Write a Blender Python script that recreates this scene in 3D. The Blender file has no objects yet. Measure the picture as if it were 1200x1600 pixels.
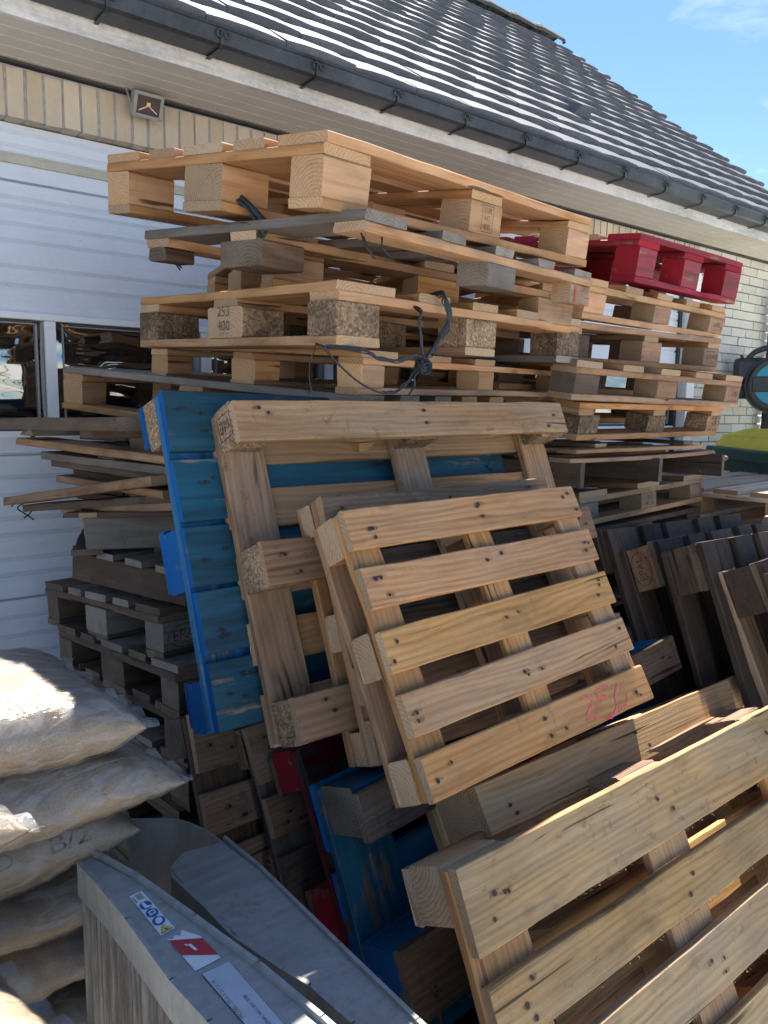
import bpy, bmesh, math, random
from mathutils import Vector, Matrix, Euler, noise
from mathutils.bvhtree import BVHTree
R_ = math.radians
scene = bpy.context.scene
COL = scene.collection

# ------------------------------------------------------------------ materials
class NT:
    def __init__(s, name):
        s.m = bpy.data.materials.new(name); s.m.use_nodes = True
        s.t = s.m.node_tree; s.n = s.t.nodes; s.l = s.t.links
        s.b = s.n['Principled BSDF']
    def add(s, typ, ins=None, **kw):
        n = s.n.new(typ)
        for k, v in kw.items(): setattr(n, k, v)
        for k, v in (ins or {}).items(): s.put(n.inputs[k], v)
        return n
    def put(s, sock, v):
        if hasattr(v, 'is_output') or isinstance(v, bpy.types.NodeSocket): s.l.new(v, sock)
        else: sock.default_value = v
    def math(s, op, a, b=0.0, c=None):
        n = s.add('ShaderNodeMath', operation=op); s.put(n.inputs[0], a); s.put(n.inputs[1], b)
        if c is not None: s.put(n.inputs[2], c)
        return n.outputs[0]
    def ramp(s, fac, stops):
        n = s.add('ShaderNodeValToRGB'); s.l.new(fac, n.inputs[0])
        e = n.color_ramp.elements
        while len(e) < len(stops): e.new(0.5)
        for i, (p, c) in enumerate(stops):
            e[i].position = p; e[i].color = (c[0], c[1], c[2], 1) if not isinstance(c, (int, float)) else (c, c, c, 1)
        return n.outputs[0]
    def mix(s, fac, a, b, blend='MIX'):
        n = s.add('ShaderNodeMix', data_type='RGBA', blend_type=blend)
        s.put(n.inputs[0], fac)
        for i, v in ((6, a), (7, b)):
            s.put(n.inputs[i], (v[0], v[1], v[2], 1) if isinstance(v, tuple) else v)
        return n.outputs[2]
    def noise(s, vec, scale, detail=4, rough=.55, dist=0):
        n = s.add('ShaderNodeTexNoise', {'Scale': scale, 'Detail': detail, 'Roughness': rough, 'Distortion': dist}); s.l.new(vec, n.inputs['Vector'])
        return n.outputs[0]
    def scaled(s, vec, sc, off=None):
        n = s.add('ShaderNodeMapping'); s.l.new(vec, n.inputs[0]); n.inputs['Scale'].default_value = sc
        if off is not None: s.put(n.inputs['Location'], off)
        return n.outputs[0]
    def objvec(s):
        """object coordinates shifted by a random amount per object"""
        tc = s.add('ShaderNodeTexCoord'); oi = s.add('ShaderNodeObjectInfo')
        a = s.math('MULTIPLY', oi.outputs['Random'], 37.0); b = s.math('MULTIPLY', oi.outputs['Random'], 91.7)
        c = s.add('ShaderNodeCombineXYZ', {0: a, 1: b, 2: a})
        v = s.add('ShaderNodeVectorMath', {0: tc.outputs['Object'], 1: c.outputs[0]}, operation='ADD')
        s.rnd = oi.outputs['Random']; s.obj = tc.outputs['Object']
        return v.outputs[0]
    def bump(s, h, strength=.3, dist=.002, prev=None):
        n = s.add('ShaderNodeBump', {'Strength': strength, 'Distance': dist}); s.l.new(h, n.inputs['Height'])
        if prev is not None: s.l.new(prev, n.inputs['Normal'])
        return n.outputs[0]

def simple(name, col, rough=.6, metal=0, var=.12, nscale=8, bumps=.15, coat=0, spec=.5):
    t = NT(name); v = t.objvec()
    n1 = t.noise(v, nscale, 6, .6); n2 = t.noise(v, nscale * 9, 4, .6)
    k = t.math('ADD', t.math('MULTIPLY', n1, .7), t.math('MULTIPLY', n2, .3))
    lo = tuple(c * (1 - var * 2.2) for c in col); hi = tuple(min(1, c * (1 + var * 1.6)) for c in col)
    t.put(t.b.inputs['Base Color'], t.ramp(k, [(.3, lo), (.7, hi)]))
    t.b.inputs['Roughness'].default_value = rough; t.b.inputs['Metallic'].default_value = metal
    t.b.inputs['Coat Weight'].default_value = coat; t.b.inputs['Specular IOR Level'].default_value = spec
    if bumps: t.put(t.b.inputs['Normal'], t.bump(n2, bumps, .002))
    return t.m

def wood(name, light, mid, dark, grey=(.25, .22, .19), wx=.35, stain=.35, rough=.75, paint=None, wear=.3, mould=.0, sheen=0):
    t = NT(name); v = t.objvec()
    warp = t.noise(t.scaled(v, (1.3, 5, 5)), 1.0, 3, .5)
    wv = t.add('ShaderNodeVectorMath', {0: v, 1: t.add('ShaderNodeCombineXYZ', {1: t.math('MULTIPLY', warp, .10), 2: t.math('MULTIPLY', warp, .07)}).outputs[0]}, operation='ADD').outputs[0]
    rings = t.noise(t.scaled(wv, (.9, 34, 34)), 1.0, 3, .55, .4)
    wav = t.add('ShaderNodeTexWave', {'Scale': 22.0, 'Distortion': 5.0, 'Detail': 2.0, 'Detail Scale': .7}, wave_type='BANDS', bands_direction='Y')
    t.l.new(t.scaled(wv, (.10, 1, 1)), wav.inputs['Vector'])
    fibre = t.noise(t.scaled(v, (5, 210, 210)), 1.0, 3, .6)
    g = t.math('ADD', t.math('MULTIPLY', rings, .55), t.math('ADD', t.math('MULTIPLY', wav.outputs[0], .15), t.math('MULTIPLY', fibre, .3)))
    col = t.ramp(g, [(.28, dark), (.46, mid), (.66, light)])
    # knots
    vo = t.add('ShaderNodeTexVoronoi', {'Scale': 1.0, 'Randomness': .9}, feature='F1'); t.l.new(t.scaled(wv, (5, 9, 9)), vo.inputs['Vector'])
    sel = t.math('GREATER_THAN', t.add('ShaderNodeSeparateColor', {0: vo.outputs['Color']}).outputs[0], .62)
    kn = t.math('MULTIPLY', sel, t.ramp(vo.outputs['Distance'], [(.05, 1.0), (.11, .55), (.16, 0.0)]))
    col = t.mix(t.math('MULTIPLY', kn, .75), col, tuple(c * .35 for c in dark))
    # weathering towards grey, blotchy
    bl = t.noise(t.scaled(v, (3.2, 8, 8)), 1.0, 5, .62)
    wfac = t.math('MULTIPLY', t.ramp(bl, [(.34, 0.0), (.68, 1.0)]), wx)
    gg = t.mix(fibre, tuple(c * .6 for c in grey), tuple(min(1, c * 1.3) for c in grey))
    col = t.mix(wfac, col, gg)
    st = t.noise(t.scaled(v, (5, 13, 13), (3.1, 7.7, 1.3)), 1.0, 6, .7)
    sfac = t.math('MULTIPLY', t.ramp(st, [(.56, 0.0), (.70, 1.0)]), stain)
    col = t.mix(sfac, col, tuple(c * .28 for c in mid))
    if mould:
        mo = t.noise(t.scaled(v, (26, 34, 34)), 1.0, 5, .7)
        col = t.mix(t.math('MULTIPLY', t.ramp(mo, [(.60, 0.0), (.66, 1.0)]), mould), col, (.022, .02, .018))
    sm = t.noise(t.scaled(v, (2.4, 6, 6), (6.1, 3.3, 7.9)), 1.0, 6, .72)
    col = t.mix(t.math('MULTIPLY', t.ramp(sm, [(.44, 0.0), (.72, 1.0)]), min(1, stain * 1.15)), col, tuple(c * .42 for c in mid))
    edge = t.noise(t.scaled(v, (3, 50, 50), (4.4, 1.1, 2.2)), 1.0, 4, .6)
    col = t.mix(t.math('MULTIPLY', t.ramp(edge, [(.55, 0.0), (.72, 1.0)]), .45), col, tuple(c * .75 for c in dark))
    ck = t.noise(t.scaled(wv, (.8, 75, 75), (9.1, 2.2, 5.5)), 1.0, 2, .4); ckm = t.noise(t.scaled(v, (2.2, 9, 9), (1.7, 4.2, 8.8)), 1.0, 3, .5)
    cf = t.math('MULTIPLY', t.ramp(ck, [(.30, 1.0), (.335, 0.0)]), t.ramp(ckm, [(.45, 0.0), (.55, .85)]))
    col = t.mix(cf, col, tuple(c * .12 for c in dark))
    sc2 = t.noise(t.scaled(v, (40, 6, 6), (2.7, 1.2, 3.5)), 1.0, 3, .6)
    col = t.mix(t.math('MULTIPLY', t.ramp(sc2, [(.66, 0.0), (.72, 1.0)]), stain * .7), col, tuple(c * .45 for c in mid))
    rg = t.math('ADD', rough - .1, t.math('MULTIPLY', fibre, .2))
    if paint:
        pn = t.noise(t.scaled(v, (2.5, 22, 22)), 1.0, 6, .68); pm = t.noise(v, 7, 5, .6)
        k = t.math('ADD', t.math('MULTIPLY', pn, .6), t.math('MULTIPLY', pm, .4))
        pc = t.ramp(t.noise(t.scaled(v, (3, 40, 40)), 1.0, 4, .6), [(.28, tuple(c * .45 + .006 for c in paint)), (.72, tuple(min(1, c * 1.4 + .006) for c in paint))])
        thr = .40 + .22 * (1 - wear)
        pmask = t.ramp(k, [(thr - .025, 1.0), (thr + .03, 0.0)])
        col = t.mix(pmask, col, pc)
        rg = t.math('SUBTRACT', rg, t.math('MULTIPLY', pmask, .2))
    hs = t.add('ShaderNodeHueSaturation', {'Hue': t.math('ADD', .487, t.math('MULTIPLY', t.rnd, .008)), 'Saturation': t.math('ADD', .98, t.math('MULTIPLY', t.math('FRACT', t.math('MULTIPLY', t.rnd, 7.31)), .22)), 'Value': t.math('ADD', .72, t.math('MULTIPLY', t.math('FRACT', t.math('MULTIPLY', t.rnd, 13.7)), .46)), 'Color': col})
    t.put(t.b.inputs['Base Color'], hs.outputs[0]); t.put(t.b.inputs['Roughness'], rg)
    t.b.inputs['Specular IOR Level'].default_value = .3
    saw = t.noise(t.scaled(v, (230, 7, 7)), 1.0, 3, .55)
    h = t.math('ADD', t.math('MULTIPLY', t.math('SUBTRACT', fibre, cf), .6), t.math('ADD', t.math('MULTIPLY', rings, .5), t.math('MULTIPLY', saw, .34)))
    t.put(t.b.inputs['Normal'], t.bump(h, .55, .0018))
    return t.m

def endgrain(name, light, dark, grey, gx=.3, paint=None, wear=.3):
    t = NT(name); v = t.objvec()
    cx = t.math('SUBTRACT', t.math('MULTIPLY', t.math('FRACT', t.math('MULTIPLY', t.rnd, 5.3)), .16), .08)
    sh = t.add('ShaderNodeVectorMath', {0: t.obj, 1: t.add('ShaderNodeCombineXYZ', {1: cx, 2: .05}).outputs[0]}, operation='ADD').outputs[0]
    w = t.add('ShaderNodeTexWave', {'Scale': 38.0, 'Distortion': 3.5, 'Detail': 4.0, 'Detail Scale': 2.5}, wave_type='RINGS', rings_direction='X'); t.l.new(sh, w.inputs['Vector'])
    n = t.noise(v, 120, 4, .6); b = t.noise(v, 14, 5, .6)
    col = t.ramp(t.math('ADD', t.math('MULTIPLY', w.outputs[0], .22), t.math('ADD', t.math('MULTIPLY', n, .43), t.math('MULTIPLY', b, .35))), [(.25, dark), (.68, light)])
    col = t.mix(t.math('MULTIPLY', t.ramp(b, [(.35, 0.0), (.7, 1.0)]), gx), col, grey)
    if paint:
        pmask = t.ramp(t.noise(v, 16, 6, .65), [(.62 - wear * .3, 1.0), (.68 - wear * .3, 0.0)])
        col = t.mix(pmask, col, paint)
    hs = t.add('ShaderNodeHueSaturation', {'Value': t.math('ADD', .75, t.math('MULTIPLY', t.rnd, .45)), 'Color': col})
    t.put(t.b.inputs['Base Color'], hs.outputs[0]); t.b.inputs['Roughness'].default_value = .85; t.b.inputs['Specular IOR Level'].default_value = .2
    t.put(t.b.inputs['Normal'], t.bump(t.math('ADD', n, t.math('MULTIPLY', w.outputs[0], .4)), .5, .002))
    return t.m

def chip(name, cols, bumps=.7):
    t = NT(name); v = t.objvec()
    dv = t.add('ShaderNodeVectorMath', {0: v, 1: t.add('ShaderNodeCombineXYZ', {0: t.math('MULTIPLY', t.noise(v, 30, 3), .02), 1: t.math('MULTIPLY', t.noise(v, 41, 3), .02)}).outputs[0]}, operation='ADD').outputs[0]
    vo = t.add('ShaderNodeTexVoronoi', {'Scale': 1.0}, feature='F1'); t.l.new(t.scaled(dv, (170, 230, 150)), vo.inputs['Vector'])
    r = t.add('ShaderNodeSeparateColor', {0: vo.outputs['Color']}).outputs[0]
    col = t.ramp(r, [(0.0, cols[0]), (.45, cols[1]), (.85, cols[2]), (1.0, cols[3])])
    dirt = t.ramp(t.noise(v, 11, 5, .65), [(.35, .45), (.65, 1.0)])
    col = t.mix(1.0, col, dirt, 'MULTIPLY')
    hs = t.add('ShaderNodeHueSaturation', {'Value': t.math('ADD', .8, t.math('MULTIPLY', t.rnd, .4)), 'Color': col})
    t.put(t.b.inputs['Base Color'], hs.outputs[0]); t.b.inputs['Roughness'].default_value = .85; t.b.inputs['Specular IOR Level'].default_value = .25
    t.put(t.b.inputs['Normal'], t.bump(t.math('ADD', t.math('MULTIPLY', r, .5), t.noise(v, 160, 3)), bumps, .003))
    return t.m

M = {}
M['fresh'] = wood('pine_fresh', (.62, .40, .215), (.52, .305, .15), (.34, .178, .078), (.40, .31, .22), .42, .26)
M['tan'] = wood('pine_tan', (.58, .365, .175), (.455, .262, .115), (.25, .13, .055), (.37, .28, .18), .45, .38)
M['worn'] = wood('pine_worn', (.45, .30, .18), (.335, .212, .12), (.18, .108, .06), (.28, .225, .17), .55, .55, mould=.35)
M['sunny'] = wood('pine_straw', (.57, .405, .195), (.44, .295, .132), (.24, .15, .066), (.30, .26, .19), .65, .42, mould=.32)
M['honey'] = wood('pine_honey', (.72, .49, .255), (.60, .385, .18), (.40, .225, .09), (.48, .37, .24), .22, .12)
M['pale'] = wood('pine_pale', (.74, .60, .42), (.64, .49, .32), (.46, .33, .2), (.5, .44, .36), .3, .15)
M['grey'] = wood('pine_grey', (.25, .215, .18), (.185, .158, .13), (.10, .083, .067), (.23, .215, .195), .75, .45, mould=.3)
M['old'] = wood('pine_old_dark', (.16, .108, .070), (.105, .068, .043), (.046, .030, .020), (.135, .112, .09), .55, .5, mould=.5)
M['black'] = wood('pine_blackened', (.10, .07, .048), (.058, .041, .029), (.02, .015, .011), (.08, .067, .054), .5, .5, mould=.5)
M['blue'] = wood('pine_blue_paint', (.30, .24, .17), (.23, .18, .13), (.12, .09, .065), (.2, .18, .16), .5, .3, paint=(.016, .072, .118), wear=.12)
M['bluebright'] = wood('pine_blue_gloss', (.30, .24, .17), (.23, .18, .13), (.12, .09, .065), (.2, .18, .16), .5, .2, rough=.6, paint=(.012, .10, .24), wear=.08)
M['blueworn'] = wood('pine_blue_worn', (.17, .14, .11), (.115, .092, .072), (.06, .047, .037), (.12, .11, .1), .5, .5, paint=(.009, .058, .11), wear=.28, mould=.3)
M['red'] = wood('pine_red_paint', (.35, .24, .16), (.27, .18, .12), (.15, .1, .065), (.22, .19, .16), .4, .25, paint=(.235, .022, .024), wear=.16)
M['reddark'] = wood('pine_red_worn', (.12, .09, .075), (.08, .06, .05), (.04, .03, .026), (.09, .08, .07), .4, .4, paint=(.2, .012, .02), wear=.5, mould=.3)
M['e_fresh'] = endgrain('end_grain_fresh', (.55, .34, .175), (.34, .185, .085), (.38, .29, .21), .3)
M['e_tan'] = endgrain('end_grain_tan', (.48, .32, .185), (.28, .17, .09), (.35, .285, .22), .5)
M['e_grey'] = endgrain('end_grain_grey', (.26, .22, .18), (.14, .115, .09), (.3, .28, .25), .5)
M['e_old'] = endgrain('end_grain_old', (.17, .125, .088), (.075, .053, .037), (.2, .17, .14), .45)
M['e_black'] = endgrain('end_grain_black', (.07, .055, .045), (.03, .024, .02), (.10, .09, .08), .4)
M['e_blue'] = endgrain('end_grain_blue', (.2, .16, .12), (.1, .08, .06), (.15, .13, .12), .4, (.006, .095, .30), .05)
M['e_red'] = endgrain('end_grain_red', (.2, .16, .12), (.1, .08, .06), (.15, .13, .12), .4, (.30, .016, .026), .05)
M['chip'] = chip('chipboard_block', [(.20, .125, .07), (.34, .22, .135), (.43, .30, .19), (.53, .40, .27)])
M['chipdark'] = chip('chipboard_block_dark', [(.10, .065, .04), (.18, .118, .074), (.24, .165, .105), (.31, .23, .155)])
M['rust'] = simple('rusty_nail', (.022, .014, .010), .7, 0, .3, 60)
def inkm(name, c, lo, hi):
    t = NT(name); v = t.objvec(); t.b.inputs['Base Color'].default_value = (*c, 1); t.b.inputs['Roughness'].default_value = .9
    t.put(t.b.inputs['Alpha'], t.ramp(t.noise(v, 150, 4, .7), [(.36, lo), (.6, hi)])); return t.m
def stainm():
    t = NT('rust_stain'); v = t.objvec(); t.b.inputs['Base Color'].default_value = (.045, .026, .016, 1); t.b.inputs['Roughness'].default_value = .9
    t.put(t.b.inputs['Alpha'], t.ramp(t.noise(v, 130, 5, .75), [(.42, 0.0), (.66, .62)])); return t.m
M['stain'] = stainm()
M['ink'] = inkm('stamp_ink', (.02, .016, .013), .25, .92)
M['bagink'] = inkm('faint_bag_print', (.05, .04, .03), .0, .75)
M['burn'] = inkm('burnt_stamp', (.028, .02, .016), .1, .8)
M['inkred'] = simple('red_marking', (.55, .03, .035), .8, 0, .2, 60)
END = {'honey': 'e_fresh', 'pale': 'e_fresh', 'fresh': 'e_fresh', 'tan': 'e_tan', 'worn': 'e_tan', 'sunny': 'e_tan', 'grey': 'e_grey', 'old': 'e_old', 'black': 'e_black', 'blue': 'e_blue', 'bluebright': 'e_blue', 'blueworn': 'e_old', 'red': 'e_red', 'reddark': 'e_black', 'chip': 'chip', 'chipdark': 'chipdark'}

def pinkspray():
    t = NT('pink_spray_paint'); v = t.objvec()
    t.b.inputs['Base Color'].default_value = (.82, .13, .16, 1); t.b.inputs['Roughness'].default_value = .7
    a = t.ramp(t.noise(v, 95, 5, .7), [(.38, 0.05), (.56, .8)])
    t.put(t.b.inputs['Alpha'], a); return t.m
M['spray'] = pinkspray()

def bagmat(name, c0, c1, c2, rough=.16):
    t = NT(name); v = t.objvec()
    vo = t.add('ShaderNodeTexVoronoi', {'Scale': 520.0}); t.l.new(v, vo.inputs['Vector'])
    r = t.add('ShaderNodeSeparateColor', {0: vo.outputs['Color']}).outputs[0]
    big = t.noise(v, 6, 5, .6)
    col = t.ramp(r, [(0, c0), (.5, c1), (1, c2)])
    col = t.mix(1.0, col, t.ramp(big, [(.3, .72), (.7, 1.0)]), 'MULTIPLY')
    t.put(t.b.inputs['Base Color'], col); t.b.inputs['Roughness'].default_value = .7
    t.b.inputs['Coat Weight'].default_value = .25; t.b.inputs['Coat Roughness'].default_value = rough
    w1 = t.noise(t.scaled(v, (7, 15, 15)), 1.0, 4, .55, 1.2); w2 = t.noise(t.scaled(v, (16, 42, 42)), 1.0, 3, .5, .8)
    h = t.math('ADD', t.math('MULTIPLY', w1, .7), t.math('MULTIPLY', w2, .3))
    t.put(t.b.inputs['Coat Normal'], t.bump(h, .9, .02))
    t.put(t.b.inputs['Normal'], t.bump(t.math('ADD', t.math('MULTIPLY', r, .25), h), .35, .006))
    return t.m
M['bag'] = bagmat('sawdust_in_clear_plastic', (.30, .21, .13), (.375, .275, .178), (.45, .345, .235))
M['bagdull'] = bagmat('sawdust_in_dull_plastic', (.28, .195, .12), (.345, .25, .16), (.41, .315, .21), .34)
def film():
    t = NT('clear_plastic_film'); v = t.objvec()
    t.b.inputs['Base Color'].default_value = (.50, .50, .49, 1); t.b.inputs['Roughness'].default_value = .15
    t.put(t.b.inputs['Alpha'], t.ramp(t.noise(v, 30, 4, .6), [(.35, .10), (.7, .42)]))
    t.put(t.b.inputs['Normal'], t.bump(t.noise(v, 60, 4, .6), .7, .006)); return t.m
M['film'] = film()
M['twine'] = simple('black_net_twine', (.018, .026, .034), .45, 0, .35, 150, .5)

def loosefilm():
    t = NT('loose_plastic_film'); v = t.objvec()
    t.n.remove(t.b); out = t.n['Material Output']
    a = t.noise(t.scaled(v, (5, 13, 13)), 1.0, 3, .5, 1.5); b = t.noise(t.scaled(v, (22, 9, 9)), 1.0, 4, .55, 1.0)
    rdg = t.math('ABSOLUTE', t.math('SUBTRACT', a, .5)); h = t.math('ADD', t.math('MULTIPLY', rdg, -1.6), t.math('MULTIPLY', b, .35))
    nb = t.bump(h, .75, .010)
    lw = t.add('ShaderNodeFresnel', {'IOR': 1.38, 'Normal': nb})
    gl = t.add('ShaderNodeBsdfGlossy', {'Color': (1, 1, 1, 1), 'Roughness': .27, 'Normal': nb}); tr = t.add('ShaderNodeBsdfTransparent', {'Color': (.99, .99, .99, 1)})
    df = t.add('ShaderNodeBsdfDiffuse', {'Color': (.62, .62, .62, 1), 'Normal': nb})
    m0 = t.add('ShaderNodeMixShader', {0: t.math('ADD', .03, t.math('MULTIPLY', t.ramp(rdg, [(.0, 1.0), (.05, 0.0)]), .20)), 1: tr.outputs[0], 2: df.outputs[0]})
    m1 = t.add('ShaderNodeMixShader', {0: t.math('MULTIPLY', lw.outputs[0], .62), 1: m0.outputs[0], 2: gl.outputs[0]})
    t.l.new(m1.outputs[0], out.inputs['Surface']); return t.m
M['loosefilm'] = loosefilm()

def paintedmetal(name, col, dirtc=(.35, .36, .36), dirt=.35, rough=.45):
    t = NT(name); tc = t.add('ShaderNodeTexCoord'); v = tc.outputs['Object']
    n1 = t.noise(v, 1.6, 6, .65); n2 = t.noise(t.scaled(v, (7, 7, 60)), 1.0, 5, .7); n3 = t.noise(v, 55, 4, .7)
    k = t.math('ADD', t.math('MULTIPLY', n1, .5), t.math('ADD', t.math('MULTIPLY', n2, .3), t.math('MULTIPLY', n3, .2)))
    c = t.mix(t.math('MULTIPLY', t.ramp(k, [(.45, 0.0), (.66, 1.0)]), dirt), col, dirtc)
    sp = t.ramp(t.noise(v, 38, 5, .75), [(.66, 0.0), (.72, 1.0)])
    c = t.mix(t.math('MULTIPLY', sp, dirt), c, tuple(x * .45 for x in dirtc))
    t.put(t.b.inputs['Base Color'], c); t.b.inputs['Roughness'].default_value = rough
    t.put(t.b.inputs['Normal'], t.bump(n3, .05, .002)); return t.m
M['door'] = paintedmetal('white_door_paint', (.67, .71, .78), (.47, .47, .50), .45)
M['pvc'] = paintedmetal('white_frame_paint', (.80, .80, .80), (.5, .5, .5), .2)
M['beige'] = simple('beige_seal', (.48, .45, .37), .6, 0, .1)
M['soffit'] = paintedmetal('cream_soffit_paint', (.60, .575, .51), (.42, .40, .34), .5, .6)
M['fascia'] = paintedmetal('peeling_white_fascia', (.66, .66, .64), (.17, .18, .2), .85, .6)
M['seam'] = simple('dark_joint', (.05, .05, .055), .8, 0, .2)
def glassm():
    t = NT('dark_room_glass'); tc = t.add('ShaderNodeTexCoord'); v = tc.outputs['Object']
    t.b.inputs['Base Color'].default_value = (.010, .009, .010, 1); t.b.inputs['Roughness'].default_value = .03  # opaque near-black base paints in the unlit garage room behind the panes
    t.b.inputs['IOR'].default_value = 3.6
    n = t.noise(t.scaled(v, (2.2, 1, 7)), 1.0, 2, .4); t.put(t.b.inputs['Normal'], t.bump(n, .5, .02)); return t.m
M['glass'] = glassm()
M['zinc'] = simple('dark_zinc', (.052, .058, .066), .42, .35, .28, 5, .1)
def tile():
    t = NT('slate_grey_tile'); v = t.objvec()
    n1 = t.noise(v, 3, 6, .7); n2 = t.noise(v, 45, 5, .7); n3 = t.noise(t.scaled(v, (5, 1, 1)), 1.0, 2, .5)
    k = t.math('ADD', t.math('MULTIPLY', n1, .4), t.math('ADD', t.math('MULTIPLY', n2, .35), t.math('MULTIPLY', n3, .25)))
    t.put(t.b.inputs['Base Color'], t.ramp(k, [(.3, (.062, .068, .08)), (.52, (.115, .122, .136)), (.72, (.21, .216, .228))]))
    t.b.inputs['Roughness'].default_value = .75; t.b.inputs['Specular IOR Level'].default_value = .22
    t.put(t.b.inputs['Normal'], t.bump(n2, .35, .003)); return t.m
M['tile'] = tile()
M['moss'] = simple('mossy_ridge_tile', (.085, .085, .075), .8, 0, .35, 30, .6)
def brick(name, c0, c1, c2):
    t = NT(name); v = t.objvec(); g = t.add('ShaderNodeNewGeometry')
    r = g.outputs['Random Per Island']
    n1 = t.noise(v, 26, 6, .7); n2 = t.noise(t.scaled(v, (60, 60, 14)), 1.0, 4, .6)
    k = t.math('ADD', t.math('MULTIPLY', r, .45), t.math('ADD', t.math('MULTIPLY', n1, .35), t.math('MULTIPLY', n2, .2)))
    t.put(t.b.inputs['Base Color'], t.ramp(k, [(.2, c0), (.5, c1), (.8, c2)])); t.b.inputs['Roughness'].default_value = .85
    t.put(t.b.inputs['Normal'], t.bump(t.math('ADD', n1, n2), .7, .006)); return t.m
M['brick'] = brick('buff_brick', (.44, .36, .265), (.52, .44, .34), (.60, .525, .42))
M['whitebrick'] = brick('cream_painted_brick', (.52, .50, .43), (.60, .58, .51), (.67, .65, .58))
M['mortar'] = simple('mortar', (.40, .40, .40), .95, 0, .15, 30, .5)
M['mortarw'] = simple('pale_mortar', (.54, .53, .48), .95, 0, .12, 30, .5)
def concrete():
    t = NT('yard_concrete'); v = t.objvec()
    n1 = t.noise(v, .8, 6, .65); n2 = t.noise(v, 30, 6, .7)
    k = t.math('ADD', t.math('MULTIPLY', n1, .6), t.math('MULTIPLY', n2, .4))
    t.put(t.b.inputs['Base Color'], t.ramp(k, [(.3, (.43, .415, .39)), (.7, (.60, .58, .54))])); t.b.inputs['Roughness'].default_value = .9
    t.put(t.b.inputs['Normal'], t.bump(n2, .5, .01)); return t.m
M['ground'] = concrete()
def alu(name, c, dirt, amt):
    t = NT(name); v = t.objvec()
    n1 = t.noise(v, 9, 6, .65); n2 = t.noise(v, 70, 5, .7); n3 = t.noise(t.scaled(v, (9, 60, 9)), 1.0, 4, .6)
    col = t.ramp(t.math('ADD', t.math('MULTIPLY', n1, .6), t.math('MULTIPLY', n3, .4)), [(.32, tuple(x * .68 for x in c)), (.66, tuple(x * 1.2 for x in c))])
    col = t.mix(t.math('MULTIPLY', t.ramp(t.math('ADD', t.math('MULTIPLY', n1, .55), t.math('MULTIPLY', n2, .45)), [(.5, 0.0), (.62, 1.0)]), amt), col, dirt)
    t.put(t.b.inputs['Base Color'], col); t.b.inputs['Metallic'].default_value = .15; t.b.inputs['Roughness'].default_value = .5
    t.put(t.b.inputs['Normal'], t.bump(n2, .12, .002)); return t.m
M['alu'] = alu('dull_aluminium', (.34, .335, .315), (.16, .135, .10), .45)
def ribm():
    t = NT('dirty_ribbed_face'); v = t.objvec()
    n1 = t.noise(t.scaled(v, (240, 240, 5)), 1.0, 5, .7); n2 = t.noise(t.scaled(v, (90, 90, 16)), 1.0, 5, .7)
    k = t.math('ADD', t.math('MULTIPLY', n1, .6), t.math('MULTIPLY', n2, .4))
    t.put(t.b.inputs['Base Color'], t.ramp(k, [(.30, (.035, .028, .022)), (.46, (.12, .105, .088)), (.60, (.235, .215, .19)), (.72, (.40, .385, .355))])); t.b.inputs['Roughness'].default_value = .7
    t.put(t.b.inputs['Normal'], t.bump(k, .6, .004)); return t.m
M['ribs'] = ribm()
M['white'] = simple('sticker_white', (.72, .72, .70), .5, 0, .08, 20, 0)
M['redst'] = simple('sticker_red', (.45, .035, .045), .45, 0, .08, 20, 0)
M['bluest'] = simple('sticker_blue', (.02, .10, .32), .45, 0, .05, 20, 0)
M['yellst'] = simple('sticker_yellow', (.78, .58, .07), .45, 0, .05, 20, 0)
M['plate'] = simple('rating_plate_metal', (.52, .58, .66), .3, .3, .06, 14, 0)
M['lamp'] = simple('grey_lamp_housing', (.28, .29, .29), .5, .2, .1, 30)
M['lampglass'] = simple('lamp_glass', (.03, .035, .05), .08, 0, .1, 30, 0)
M['lampled'] = simple('lamp_led', (.75, .55, .22), .4, 0, .05, 30, 0)
M['silver'] = simple('lamp_reflector', (.65, .65, .65), .25, .8, .05, 30, 0)
M['bin'] = simple('green_plastic', (.018, .085, .06), .45, 0, .12, 10, .05)
M['binlid'] = simple('yellow_plastic', (.80, .66, .05), .4, 0, .08, 10, .05)
M['reel'] = simple('dark_grey_plastic', (.028, .032, .038), .45, 0, .1, 12, .05)
M['cyan'] = simple('turquoise_plastic', (.0, .28, .42), .35, 0, .05, 12, 0)
M['leaf'] = simple('leaf_green', (.09, .16, .04), .6, 0, .3, 20, .1)

# ------------------------------------------------------------------ object helpers
def link(o, parent=None):
    COL.objects.link(o)
    if parent is not None: o.parent = parent
    return o
def thing(name, label, cat, loc=(0, 0, 0), eul=(0, 0, 0), group=None):
    o = bpy.data.objects.new(name, None); o.empty_display_size = .1
    o.location = loc; o.rotation_euler = eul; o['label'] = label; o['category'] = cat
    if group: o['group'] = group
    return link(o)
def tag(o, label, cat, group=None):
    o['label'] = label; o['category'] = cat
    if group: o['group'] = group
    return o
def obj(name, bm, mats, parent=None, loc=(0, 0, 0), eul=(0, 0, 0), smooth=False):
    me = bpy.data.meshes.new(name); bm.normal_update(); bm.to_mesh(me); bm.free()
    for m in (mats if isinstance(mats, (list, tuple)) else [mats]): me.materials.append(M[m] if isinstance(m, str) else m)
    if smooth:
        for p in me.polygons: p.use_smooth = True
    o = bpy.data.objects.new(name, me); o.location = loc; o.rotation_euler = eul
    return link(o, parent)
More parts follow.
